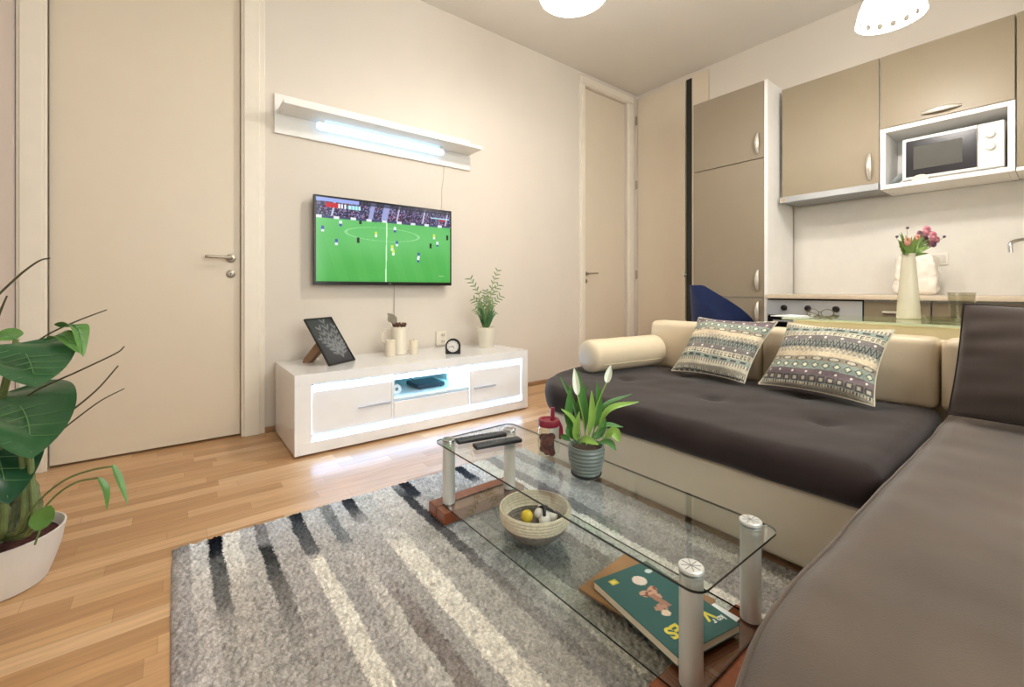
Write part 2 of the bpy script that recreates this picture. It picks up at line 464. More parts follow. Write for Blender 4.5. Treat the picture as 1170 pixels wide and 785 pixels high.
ledbar(1.594, 1.600, .11, .35, .570, .586, m=LEDL); ledbar(.5842, .5875, .11, .35, .575, .583, m=LEDL); ledbar(2.048, 2.0515, .1, .352, .572, .583, m=LEDL)
ledbar(1.583, 1.590, .24, .34, .3, .58, 'niche_light', mat('niche_led', 'ffffff', .5, emit=(.55, .9, 1), es=4))
# set-top box and roll in the niche
sb = empty('set_top_box', (.36, 1.36, .236), 'flat dark set-top box in the lit niche of the television cabinet', 'set-top box')
bm = softbox(.28, .47, 1.27, 1.47, .241, .268, .006, .1); obj('case', bm, mat('dark_blue_plastic', '2d4150', .35), sb)
bm = NB(); tube(bm, smooth_path([(.28, 1.33, .262), (.2, 1.30, .29), (.12, 1.26, .315), (.072, 1.25, .33)]), .003, 8); obj('cable', bm, BLACKM, sb)
for a in ((.3, 1.29), (.45, 1.29), (.3, 1.45), (.45, 1.45)): obj('foot', solid(a[0], a[1], [(.008, .236), (.008, .242)], 12), BLACK, sb)
bm = NB()
P = [(.025, -.028), (.03, -.026), (.03, .026), (.025, .028), (.012, .028), (.012, -.028), (.025, -.028)]
rr = lathe(bm, 0, 0, P, 32)
bmesh.ops.transform(bm, matrix=Matrix.Translation((.46, 1.115, .2665)) @ Matrix.Rotation(PI/2, 4, 'Y'), verts=bm.verts)
tag(obj('tape_roll', bm, mat('white_paper', 'f2f6f6', .6)), 'small white roll standing at the left end of the lit cabinet niche', 'roll')

# ------------------------------------------------------------------ television
def crowd(s, t):
    b = hsh(math.floor(s*160), math.floor(t*90)); c = hsh(math.floor(s*160)+3, math.floor(t*90)+8)
    base = (38, 36, 62) if t < .93 else (40, 44, 60)
    k = base
    if b > .62: k = (88, 84, 132)
    if b > .82: k = (140, 138, 182)
    if c > .94: k = (150, 60, 80)
    return k
players = [(.04, .62, 'b'), (.155, .70, 'w'), (.13, .47, 'b'), (.275, .51, 'k'), (.29, .75, 'k'), (.40, .60, 'y'), (.52, .44, 'y'), (.555, .50, 'b'), (.54, .68, 'w'),
           (.73, .36, 'b'), (.725, .30, 'w'), (.83, .5, 'k'), (.86, .63, 'y'), (.885, .53, 'w'), (.975, .63, 'k'), (.53, .38, 'y')]
def screen(s, t):
    bt = .755 + .02*s   # foot of the stands
    if t > bt:
        c = crowd(s, t)
        for x0, w in ((.1, .012), (.36, .03), (.46, .045), (.555, .01), (.76, .012), (.955, .012)):
            if abs(s-(x0+(t-.8)*.12)) < w*.5: c = (150, 158, 205) if w > .02 else (190, 190, 215)
        if t < bt+.03:
            c = (60, 70, 105)
            if (s*9) % 1 < .32: c = (222, 226, 232)
        if t > .955: c = mixc(c, (28, 32, 50), .6)
        if .06 < s < .14 and .885 < t < .945: c = (190, 30, 50)
        if .14 < s < .20 and .885 < t < .94: c = (235, 235, 245) if (s*100) % 2 < 1.2 else (60, 60, 80)
        if .205 < s < .29 and .885 < t < .935: c = (120, 205, 225) if (s*90) % 2 < 1.3 else (230, 245, 250)
        if .83 < s < .99 and .885 < t < .905: c = (170, 215, 230)
        if .9 < s < .96 and .86 < t < .88: c = (190, 40, 60)
        if s < .28 and t > .955: c = (150, 165, 225)
        return c
    n = noise.noise(V((s*3, t*3, 1)))*.5+.5
    g = mixc((62, 158, 62), (112, 196, 120), max(0, min(1, .55*t/.76+.6*n-.1)))
    if (s*7+t*1.2) % 1 < .5: g = mixc(g, (110, 196, 100), .12)
    if abs(s-(.472+.01*t)) < .004: return (205, 240, 200)
    e = ((s-.46)/.27)**2 + ((t-.61)/.085)**2
    if .93 < e < 1.07: g = mixc(g, (180, 228, 180), .5)
    for (px, py, k) in players:
        dx, dy = s-px, t-py
        if abs(dx) < .009 and 0 < dy < .042: g = {'b': (60, 80, 160), 'w': (225, 232, 240), 'k': (22, 30, 30), 'y': (205, 220, 90)}[k]
        elif abs(dx) < .009 and -.03 < dy <= 0: g = {'b': (215, 225, 235), 'w': (60, 80, 160), 'k': (30, 40, 30), 'y': (240, 245, 225)}[k]
    if .9 < s < .945 and .085 < t < .093: g = (180, 230, 180)
    return g
TY0, TY1, TZ0, TZ1 = .716, 1.745, .932, 1.527
tv = empty('television', (.0, 1.23, .93), 'flat black television on the wall showing a football match', 'television')
bm = B(.052, .082, TY0, TY1, TZ0, TZ1, bev=.003); obj('bezel', bm, mat('tv_black', '0e0e11', .22), tv, False)
bm = NB(); box(bm, .03, .055, TY0+.12, TY1-.12, TZ0+.04, TZ1-.2, bev=.01); obj('back_cover', bm, BLACKM, tv, False)
bm = NB(); box(bm, .001, .032, 1.08, 1.38, 1.1, 1.34, bev=.003); obj('wall_bracket', bm, BLACKM, tv, False)
sm = bpy.data.materials.new('tv_picture'); sm.use_nodes = True
nt = sm.node_tree; b_ = nt.nodes['Principled BSDF']; at = nt.nodes.new('ShaderNodeAttribute'); at.attribute_name = 'Col'
nt.links.new(at.outputs['Color'], b_.inputs['Emission Color']); b_.inputs['Emission Strength'].default_value = .95
b_.inputs['Base Color'].default_value = (.01, .01, .01, 1); b_.inputs['Roughness'].default_value = .15
scr = painted(None, 330, 190, lambda s, t: (.0833, TY0+.014+s*(TY1-TY0-.028), TZ0+.024+t*(TZ1-TZ0-.038)), screen, 'screen', sm, tv)
bm = text_bm('LG', .014, Matrix.Translation((.0826, 1.235, TZ0+.011)) @ Matrix.Rotation(PI/2, 4, 'Z') @ Matrix.Rotation(PI/2, 4, 'X'))
obj('logo', bm, mat('logo_grey', '9a9a9e', .4), tv, False, label='small grey letters on the bottom bezel')
bm = NB(); tube(bm, smooth_path([(.004, 1.3, .935), (.004, 1.298, .75), (.004, 1.3, .55), (.004, 1.299, .42)]), .003, 8)
cordm = mat('white_cord', 'b9aea2', .6)
tag(obj('power_cord', bm, cordm), 'thin pale cord running down the wall below the television', 'cord')
bm = NB(); tube(bm, smooth_path([(.003, 1.72, 1.9), (.003, 1.715, 1.8), (.003, 1.70, 1.7), (.004, 1.70, 1.6), (.004, 1.69, 1.51)]), .0022, 8)
tag(obj('power_cord', bm, cordm), 'thin pale cord hanging from the wall shelf to the television', 'cord')

# wall shelf with lamp
sh = empty('wall_shelf', (0, 1.23, 1.9), 'white wall shelf with a glowing strip lamp under its board above the television', 'shelf')
obj('back_panel', B(.001, .02, .498, 1.962, 1.899, 2.15, bev=.002), WHITE, sh, False)
obj('board', B(.02, .225, .515, 1.945, 2.022, 2.046, bev=.002), WHITE, sh, False)
bm = NB(); tube(bm, [(.066, .738, 1.985), (.066, .756, 1.985), (.066, 1.660, 1.985), (.066, 1.678, 1.985)], [.018, .027, .027, .018], 20); obj('lamp_tube', bm, LEDT, sh, label='glowing white lamp tube')
for y in (.76, 1.64): obj('lamp_mount', B(.045, .087, y, y+.02, 2.0, 2.0215), WHITE, sh, False)


# ------------------------------------------------------------------ things on the television cabinet
# leaning picture with wooden easel back
pf = empty('picture_frame', (.38, .8, UZ), 'black framed botanical line drawing leaning back on the left end of the television cabinet', 'picture')
O_ = V((.418, .72, UZ)); ex = V((-.562, .828, 0)); W_ = .233; back = V((-.828, -.562, 0)); ey = (back*.189 + V((0, 0, .272))); H_ = ey.length; ey.normalize(); en = ex.cross(ey)
Mf = Matrix((( ex.x, ey.x, en.x, O_.x), (ex.y, ey.y, en.y, O_.y), (ex.z, ey.z, en.z, O_.z), (0, 0, 0, 1)))
def placed(bm, M): bmesh.ops.transform(bm, matrix=M, verts=bm.verts); return bm
bm = NB()
for a in ((0, .008, 0, H_), (W_-.008, W_, 0, H_), (0, W_, 0, .009), (0, W_, H_-.009, H_)): box(bm, *a, 0, .012, bev=.001)
box(bm, .004, W_-.004, .004, H_-.004, .001, .006)
obj('frame', placed(bm, Mf), BLACK, pf, False)
segs = []
def sprig(x, y, a, L, depth):
    x2, y2 = x+math.cos(a)*L, y+math.sin(a)*L
    segs.append((x, y, x2, y2))
    if depth:
        k = 5
        for i in range(1, k+1):
            t = i/k; sx, sy = x+(x2-x)*t, y+(y2-y)*t
            for sd in (-1, 1): sprig(sx, sy, a+sd*.65, L*.22*(1.2-.5*t), depth-1)
for a, L in ((1.3, .95), (1.62, 1.1), (1.9, .95), (2.2, .75), (1.0, .7)): sprig(.66, .12, a, L, 2)
def drawing(s, t):
    x, y = s, t*1.35
    best = 9
    for (a, b, c, d) in segs:
        dx, dy = c-a, d-b; q = max(0, min(1, ((x-a)*dx+(y-b)*dy)/(dx*dx+dy*dy+1e-9)))
        e = math.hypot(x-a-dx*q, y-b-dy*q)
        if e < best: best = e
    return mixc((140, 142, 146), (58, 58, 64), min(1, best/.02))
PIC = mat('drawing_paper', rough=.35, vcol=True)
painted(None, 56, 76, lambda s, t: Mf @ V((.008+s*(W_-.016), .009+t*(H_-.018), .0068)), drawing, 'picture', PIC, pf)
leg = NB(); c0 = O_ + ex*(W_/2)
Mb = Matrix(((ex.x, back.x, 0, c0.x), (ex.y, back.y, 0, c0.y), (0, 0, 1, 0), (0, 0, 0, 1)))
pr_ = [V((a, b, z)) for a, b, z in ((-.06, .115, UZ+.16), (-.06, .235, UZ+.03), (-.06, .25, UZ), (-.06, .205, UZ), (-.06, .10, UZ+.10))]
va = [leg.verts.new(Mb @ p) for p in pr_]; vb = [leg.verts.new(Mb @ (p+V((.045, 0, 0)))) for p in pr_]
for i in range(5): leg.faces.new((va[i], va[(i+1) % 5], vb[(i+1) % 5], vb[i]))
leg.faces.new(va[::-1]); leg.faces.new(vb)
obj('easel_back', leg, mat('easel_wood', '8a6a4e', .6, nscale=30, namt=.1), pf, False, label='brown wooden easel leg')
# candles
CANDLE = mat('cream_wax', 'e6dac4', .55, sss=.1)
for (x, y, r, h, lb) in ((.254, 1.167, .034, .112, 'cream pillar candle on the television cabinet, just left of the white jug'), (.262, 1.335, .029, .10, 'cream pillar candle on the television cabinet, just right of the white jug')):
    c = obj('candle', solid(x, y, [(r-.003, UZ), (r, UZ+.003), (r, UZ+h-.004), (r-.004, UZ+h), (r*.5, UZ+h-.003), (0.0, UZ+h-.004)], 32), CANDLE)
    tag(c, lb, 'candle', 'pillar candles on the television cabinet')
    bm = NB(); tube(bm, [(x, y, UZ+h-.004), (x+.001, y, UZ+h+.008)], .0012, 6); obj('wick', bm, mat('wick_grey', '6b645c', .8), c)
# jug
jg = empty('jug', (.2, 1.246, UZ), 'white ceramic jug holding brown dried bits on the television cabinet', 'jug')
CER = mat('white_ceramic', 'e9e0cf', .3, coat=.2)
jx, jy = .195, 1.258
obj('body', solid(jx, jy, [(.05, UZ), (.056, UZ+.004), (.057, UZ+.1), (.056, UZ+.19), (.053, UZ+.193), (.050, UZ+.185), (.05, UZ+.03), (0, UZ+.028)], 40), CER, jg)
bm = NB(); hd = V((-.35, -.94, 0)).normalized()
tube(bm, smooth_path([V((jx, jy, UZ+.18))+hd*.052, V((jx, jy, UZ+.178))+hd*.09, V((jx, jy, UZ+.14))+hd*.118, V((jx, jy, UZ+.09))+hd*.11, V((jx, jy, UZ+.05))+hd*.053]), .007, 10)
obj('handle', bm, CER, jg)
bm = NB(); dry = mat('dried_brown', '5a3a2c', .8); dg_ = mat('dried_grey', '98907f', .8)
for k in range(9):
    a = k*.7; p = V((jx+.03*math.cos(a), jy+.03*math.sin(a), UZ+.19)); leaf(bm, [p, p+V((.01*math.cos(a), .01*math.sin(a), .02)), p+V((-.008, .015, .032))], .022, (1, -.4, .5), n=6, m=4)
d_ = obj('dried_flowers', bm, dry, None); tag(d_, 'dark brown dried petals in the mouth of the white jug', 'dried flowers')
bm = NB(); p0 = V((jx+.01, jy-.03, UZ+.185))
tube(bm, smooth_path([p0, p0+V((0, -.02, .025)), p0+V((0, -.045, .06))]), .003, 8, mi=1)
for k in range(7):
    a = -1.1+k*.42; q = p0+V((0, -.03-.004*k, .045)); leaf(bm, [q, q+V((.012, math.cos(a)*.03, .02+.02*math.sin(a))), q+V((.01, math.cos(a)*.04-.02, .045+.02*math.sin(a)))], .03, (1, -.5, .1), n=6, m=4)
tag(obj('dried_flower', bm, [dg_, dry]), 'grey dried flower head leaning out of the white jug', 'dried flower')
# clock
ck = empty('table_clock', (.42, 1.554, UZ), 'small round black desk clock with a white face on the television cabinet', 'clock')
cdir = V((.80, -.6, 0)); cs = V((.6, .8, 0)); cc = V((.425, 1.56, UZ+.056)); 
Mc = Matrix(((cs.x, 0, cdir.x, cc.x), (cs.y, 0, cdir.y, cc.y), (0, 1, 0, cc.z), (0, 0, 0, 1)))
ol = [(-.052, -.056), (.052, -.056)] + [(.052*math.cos(a), .052*math.sin(a)) for a in [math.radians(q) for q in range(0, 181, 10)]]
obj('case', placed(prism(ol, -.02, .012), Mc), BLACKM, ck)
bm = NB(); lathe(bm, 0, 0, [(.046, .012), (.046, .017), (.041, .017), (.041, .0125)], 36); obj('rim', placed(bm, Mc), BLACKM, ck)
obj('face', placed(solid(0, 0, [(0, .012), (.041, .012), (.041, .0135), (0, .0135)], 36), Mc), mat('clock_face', 'e8e4de', .4), ck)
bm = NB()
for k in range(12):
    a = k*PI/6; t = B(-.0012, .0012, .031, .037, .0135, .0142); bmesh.ops.rotate(t, cent=(0, 0, 0), matrix=Matrix.Rotation(a, 3, 'Z'), verts=t.verts); merge(bm, t)
obj('hour_marks', placed(bm, Mc), BLACK, ck, False)
for (L, w_, a) in ((.028, .003, math.radians(100)), (.02, .0035, math.radians(-145))):
    t = B(-w_/2, w_/2, -.004, L, .0142, .015); bmesh.ops.rotate(t, cent=(0, 0, 0), matrix=Matrix.Rotation(a, 3, 'Z'), verts=t.verts); obj('clock_hand', placed(t, Mc), BLACK, ck, False)
# wall socket strip above the cabinet
sk = empty('wall_socket', (0, 1.69, .45), 'white double wall socket just above the television cabinet beside the clock', 'wall socket')
obj('plate', softbox(.0005, .014, 1.645, 1.74, .452, .567, .005, .05, ks=3), mat('socket_white', 'e6dccb', .4), sk)
for z in (.484, .534):
    bm = solid(0, 0, [(.02, 0), (.02, .0015), (.0, .0015)], 24); placed(bm, Matrix.Translation((.0135, 1.705, z)) @ Matrix.Rotation(PI/2, 4, 'Y')); s_ = obj('socket', bm, mat('socket_inner', 'd6ccbc', .4), sk)
    bm = NB()
    for dy in (-.008, .008): tube(bm, [(.014, 1.705+dy, z), (.0158, 1.705+dy, z)], .004, 12)
    obj('socket_hole', bm, BLACK, s_)
# potted palm
GREEN = mat('leaf_green', '5f8a4a', .45, nscale=20, namt=.12); DGREEN = mat('leaf_dark_green', '3f6a3d', .45, nscale=20, namt=.12); SOIL = mat('soil', '3c2c22', .95, nscale=60, namt=.3, bump=.8, bscale=90)
pp = empty('potted_palm', (.29, 1.935, UZ), 'small feathery palm in a cream pot on the right end of the television cabinet', 'potted plant')
qx, qy = .29, 1.935
obj('pot', solid(qx, qy, [(.05, UZ), (.052, UZ+.003), (.066, UZ+.12), (.07, UZ+.125), (.073, UZ+.16), (.069, UZ+.162), (.064, UZ+.15), (0, UZ+.149)], 40), mat('cream_pot', 'e4dcca', .5), pp)
obj('soil', solid(qx, qy, [(.0, UZ+.146), (.063, UZ+.15), (0, UZ+.156)], 24), SOIL, pp)
palm_l = mat('palm_green', '6d8656', .5, nscale=30, namt=.15); palm_s = mat('palm_stem', '7d9159', .5)
random.seed(4)
fr_ = [((0, -.13, .40), 1), ((0, .10, .47), 1), ((0, -.14, .24), 1), ((.0, .15, .26), 1), ((.0, .13, .35), 1), ((.03, -.1, .16), .8), ((0, .11, .13), .8), ((0, -.02, .3), .9), ((-.04, .04, .25), .8), ((.05, .03, .2), .8), ((0, -.06, .22), .7), ((.02, .06, .18), .7), ((-.05, -.04, .18), .7)]
for (tip, s_) in fr_:
    base = V((qx+random.uniform(-.015, .015), qy+random.uniform(-.02, .02), UZ+.15)); T = base+V(tip)
    mid = base + V((tip[0]*.4, tip[1]*.3, tip[2]*.62)); P = smooth_path([base, mid, T], 10)
    fb = NB(); tube(fb, P, [.0035*(1-.6*i/(len(P)-1)) for i in range(len(P))], 6, mi=1)
    for i in range(7, len(P), 2):
        d = (P[i]-P[i-1]).normalized(); s2 = d.cross(V((1, -.5, 0))).normalized()
        for sd in (-1, 1):
            tipp = P[i] + d*.035*s_ + s2*sd*.034*s_ + V((random.uniform(-.012, .012), 0, -.012))
            leaf(fb, [P[i], P[i].lerp(tipp, .5)+V((0, 0, .004)), tipp], .010, (1, -.5, .2), n=4, m=2)
    obj('frond', fb, [palm_l, palm_s], pp)
fb = NB()
for k in range(26):
    a = random.uniform(0, 2*PI); r = random.uniform(0, .02); b0 = V((qx+r*math.cos(a), qy+r*math.sin(a), UZ+.15)); tp = b0+V((.05*math.cos(a), .07*math.sin(a), random.uniform(.09, .19)))
    leaf(fb, [b0, b0.lerp(tp, .5)+V((0, 0, .02)), tp], .016, (1, -.5, .3), n=5, m=2)
obj('lower_leaves', fb, DGREEN, pp)

# ------------------------------------------------------------------ rug
RX0, RX1, RY0, RY1 = 1.225, 2.87, -.01, 1.552
STR = [  # y start, then (distance from far edge, colour) stops
 (-.02, [(0, (128, 128, 130)), (.12, (158, 154, 152)), (.6, (150, 144, 142))]),
 (.041, [(0, (176, 178, 182)), (.25, (186, 182, 178)), (.45, (168, 162, 158))]),
 (.09, [(0, (14, 16, 24)), (.13, (34, 36, 42)), (.17, (86, 88, 88)), (.42, (104, 102, 100)), (.52, (150, 145, 140))]),
 (.129, [(0, (206, 204, 202)), (.24, (200, 196, 190)), (.36, (168, 162, 156)), (.6, (158, 152, 146))]),
 (.178, [(0, (176, 178, 182)), (.3, (166, 162, 158)), (.6, (150, 145, 140))]),
 (.228, [(0, (108, 108, 112)), (.16, (126, 126, 128)), (.2, (50, 52, 54)), (.3, (62, 64, 64)), (.42, (100, 98, 96)), (.75, (146, 141, 136))]),
 (.266, [(0, (172, 175, 181)), (.3, (160, 156, 153)), (.8, (148, 143, 138))]),
 (.345, [(0, (30, 34, 40)), (.1, (62, 66, 72)), (.32, (98, 98, 100)), (.38, (200, 195, 186)), (1.1, (192, 186, 174))]),
 (.392, [(0, (176, 180, 186)), (.35, (160, 157, 154)), (.62, (148, 144, 141)), (1, (154, 149, 144))]),
 (.456, [(0, (124, 130, 134)), (.3, (110, 114, 118)), (.4, (166, 162, 160)), (.75, (172, 167, 160))]),
 (.495, [(0, (176, 182, 190)), (.4, (160, 158, 156)), (.58, (160, 155, 152)), (.85, (118, 110, 106)), (1.1, (128, 121, 116))]),
 (.542, [(0, (32, 36, 44)), (.13, (80, 84, 90)), (.26, (172, 172, 174)), (.5, (154, 151, 148)), (.8, (150, 146, 141))]),
 (.589, [(0, (178, 184, 190)), (.35, (170, 169, 168)), (.5, (202, 197, 188)), (1.2, (194, 188, 176))]),
 (.66, [(0, (196, 199, 203)), (.3, (170, 168, 166)), (.6, (164, 160, 155)), (1.2, (156, 151, 144))]),
 (.76, [(0, (150, 156, 164)), (.16, (58, 62, 68)), (.4, (84, 84, 88)), (.62, (106, 104, 104)), (.85, (136, 132, 128))]),
 (.80, [(0, (34, 38, 46)), (.15, (52, 58, 68)), (.2, (170, 172, 176)), (1.2, (150, 146, 140))]),
 (.85, [(0, (176, 184, 194)), (.4, (160, 162, 164)), (1.2, (190, 186, 176))]),
 (.93, [(0, (190, 196, 204)), (.4, (128, 132, 138)), (1.2, (146, 142, 136))]),
 (1.03, [(0, (176, 186, 198)), (.5, (150, 152, 154)), (1.2, (140, 136, 130))]),
 (1.08, [(0, (36, 44, 56)), (.16, (60, 68, 80)), (.22, (160, 166, 174)), (.7, (110, 110, 112)), (1.2, (150, 146, 140))]),
 (1.13, [(0, (190, 198, 208)), (.5, (172, 174, 174)), (1.2, (158, 154, 148))]),
 (1.2, [(0, (206, 210, 214)), (1.2, (206, 202, 192))]),
 (1.27, [(0, (120, 128, 138)), (.5, (112, 114, 118)), (1.2, (150, 146, 142))]),
 (1.33, [(0, (176, 182, 188)), (1.2, (146, 142, 138))]),
 (1.42, [(0, (120, 124, 130)), (1.2, (172, 168, 160))]),
 (1.48, [(0, (170, 174, 178)), (1.2, (132, 128, 124))])]
def wovn(c, s, t):
    k = 1+.22*(hsh(math.floor(s*150), math.floor(t*150))-.5)+.12*noise.noise(V((s*6, t*6, 8)))
    return tuple(max(0, min(255, q*k)) for q in c)
def rugcol(s, t):
    x = RX0+s*(RX1-RX0); y = RY0+t*(RY1-RY0)
    y += .006*noise.noise(V((x*9, y*9, 0))) + .006*(hsh(x*91, y*57)-.5)
    dx = x-RX0+.025*noise.noise(V((x*30, y*30, 4)))
    stp = STR[0][1]
    for y0, st in STR:
        if y >= y0: stp = st
    c = stp[0][1]
    for (a, ca), (b, cb) in zip(stp, stp[1:]+[(9, stp[-1][1])]):
        if dx >= a: c = mixc(ca, cb, max(0, min(1, (dx-a)/(b-a))))
    k = 1.15 + .26*(hsh(x*311, y*173)-.5) + .18*noise.noise(V((x*110, y*110, 7))) + .12*noise.noise(V((x*30, y*30, 7)))
    return tuple(min(255, max(0, q*k)) for q in c)
def rugpos(s, t):
    x = RX0+s*(RX1-RX0); y = RY0+t*(RY1-RY0)
    e = min(s*(RX1-RX0), t*(RY1-RY0), (1-s)*(RX1-RX0), (1-t)*(RY1-RY0))
    z = .015*min(1, (e/.02))**.5 + (.009*noise.noise(V((x*95, y*95, 0))) + .0045*noise.noise(V((x*28, y*28, 3))) + .003*(hsh(x*77, y*99)-.5))*min(1, e/.02)
    if .77 < y < 1.185 and (1.56 < x < 1.72 or 2.56 < x < 2.75): z = min(z, .0195)
    if y > 1.5 or x > 2.84: z = min(z, .024)
    return (x + .003*noise.noise(V((y*14, 0, 5))), y + .005*noise.noise(V((x*9, 0, 2))), max(.001, z))
RUGM = mat('rug_pile', rough=1, vcol=True, bump=.5, bscale=260, bdetail=5, namt=.1, nscale=300, spec=.0)
rug = painted(None, 560, 520, rugpos, rugcol, 'rug', RUGM)
tag(rug, 'shaggy grey rug with black and white stripes under the glass coffee table', 'rug')

# ------------------------------------------------------------------ sofa
def sof_left(y):      # left outline of the long seat
    pts = [(1.46, 1.60), (1.50, 1.50), (1.56, 1.40), (1.65, 1.30), (1.80, 1.215), (2.0, 1.15), (2.2, 1.11), (2.7, 1.08)]
    if y <= pts[0][0]: return pts[0][1]
    for (a, xa), (b, xb) in zip(pts, pts[1:]):
        if y <= b: return xa+(xb-xa)*(y-a)/(b-a)
    return pts[-1][1]
sofa = empty('corner_sofa', (2.6, 1.9, 0), 'large corner sofa with dark brown velvet seats on a cream leatherette base', 'sofa')
tufts = [(1.60, 1.98), (2.12, 1.93), (2.55, 1.93), (1.75, 2.33), (2.35, 2.33)]
def seatfn(p):
    xr = 2.80; x0, x1 = 1.1, xr
    L = sof_left(p.y); s = (p.x-x0)/(x1-x0)
    x = L+(xr-L)*s; z = p.z
    if z > .33:
        for tx, ty in tufts:
            d = math.hypot(x-tx, p.y-ty); z -= .018*math.exp(-(d/.035)**2) + .006*math.exp(-(d/.12)**2)
        z += .006*noise.noise(V((x*4, p.y*4, 0))) + .003*noise.noise(V((x*13, p.y*9, 5)))
    y = p.y
    if y < 1.6: y -= .012*noise.noise(V((x*5, z*10, 2)))
    return (x, y, z)
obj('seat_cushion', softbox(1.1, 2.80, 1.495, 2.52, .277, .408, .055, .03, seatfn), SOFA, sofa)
for tx, ty in tufts: obj('tuft_button', solid(tx, ty, [(.0, .392), (.010, .391), (.013, .387), (.012, .383), (0, .382)], 16), SOFA, sofa)
def basefn(p):
    L = sof_left(p.y)+.035; s = (p.x-1.15)/(2.86-1.15); return (L+(2.86-L)*s, p.y, p.z)
obj('base', softbox(1.15, 2.86, 1.53, 2.60, .035, .28, .02, .06, basefn), mat('base_leatherette', 'cdc3ad', .4, bump=.08, bscale=160), sofa)
for x, y in ((1.6, 1.62), (2.75, 1.62), (1.3, 2.5), (2.75, 2.5)): obj('foot', B(x-.03, x+.03, y-.03, y+.03, .0, .04), BLACK, sofa, False)
def chfn(p):
    x, y, z = p
    if z > .33:
        z += .008*noise.noise(V((x*3, y*3, 3))) + .004*noise.noise(V((x*9, y*9, 5)))
    k = 0
    if y < .9: k = (.9-y)/.6
    if x < 3.2: x += .12*k*k
    x += .006*noise.noise(V((0, y*5, z*8)))*(1 if x < 2.9 else 0)
    return (x, y, z)
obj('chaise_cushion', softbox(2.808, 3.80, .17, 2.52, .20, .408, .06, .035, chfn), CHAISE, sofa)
bm = NB(); tube(bm, [V(chfn(V((2.822, y, .388)))) for y in [.25+.05*k for k in range(46)]], .0045, 8); obj('piping', bm, CHAISE, sofa)
obj('chaise_base', softbox(2.88, 3.74, .25, 2.6, .035, .22, .02, .1), mat('base_leatherette'), sofa)
for x, y in ((2.95, .35), (3.65, .35), (3.65, 2.5)): obj('foot', B(x-.03, x+.03, y-.03, y+.03, .0, .04), BLACK, sofa, False)
def bulge(cx, cz, hx, hz, a, y1):
    def f(p):
        q = max(0, 1-((p.x-cx)/hx)**2)*max(0, 1-((p.z-cz)/hz)**2)
        y = p.y - a*q if p.y < y1 else p.y
        return (p.x, y + .004*noise.noise(V((p.x*6, p.z*6, 2))), p.z)
    return f
for (x0, x1) in ((1.39, 2.08), (2.086, 2.776), (2.784, 3.45)):
    obj('back_cushion', softbox(x0, x1, 2.505, 2.665, .39, .695, .035, .05, bulge((x0+x1)/2, .54, (x1-x0)/2, .16, .012, 2.58)), CREAM2, sofa)
obj('back_frame', softbox(1.385, 3.8, 2.60, 2.685, .04, .68, .02, .2), CREAM, sofa)

# bolster
bx0, bx1 = V((1.375, 1.90, .508)), V((1.465, 2.48, .512)); ax = (bx1-bx0).normalized()
bm = NB(); P = []; R_ = []
for k in range(9): a = k/8*PI/2; P.append(bx0+ax*(.035*(1-math.cos(a))-.0)); R_.append(max(.002, .097*math.sin(a)**.6))
P = P[:-1]; R_ = R_[:-1]
for k in range(9): P.append(bx0.lerp(bx1, .07+.86*k/8)); R_.append(.097)
for k in range(1, 9): a = PI/2*(1-k/8); P.append(bx1-ax*(.035*(1-math.cos(a)))); R_.append(max(.002, .097*math.sin(a)**.6))
tube(bm, P, R_, 32)
bol = empty('bolster', (1.44, 2.2, .41), 'cream leatherette bolster lying at the left end of the dark seat', 'bolster')
obj('cover', bm, CREAM2, bol)
bm = NB(); s_ = ax.cross(V((0, 0, 1))).normalized(); rp = lambda t, a: bx0.lerp(bx1, t)+(s_*math.cos(a)+V((0, 0, 1))*math.sin(a))*.0975
tube(bm, [rp(t/10, -.45) for t in range(1, 10)], .003, 8); obj('seam', bm, CREAM, bol)

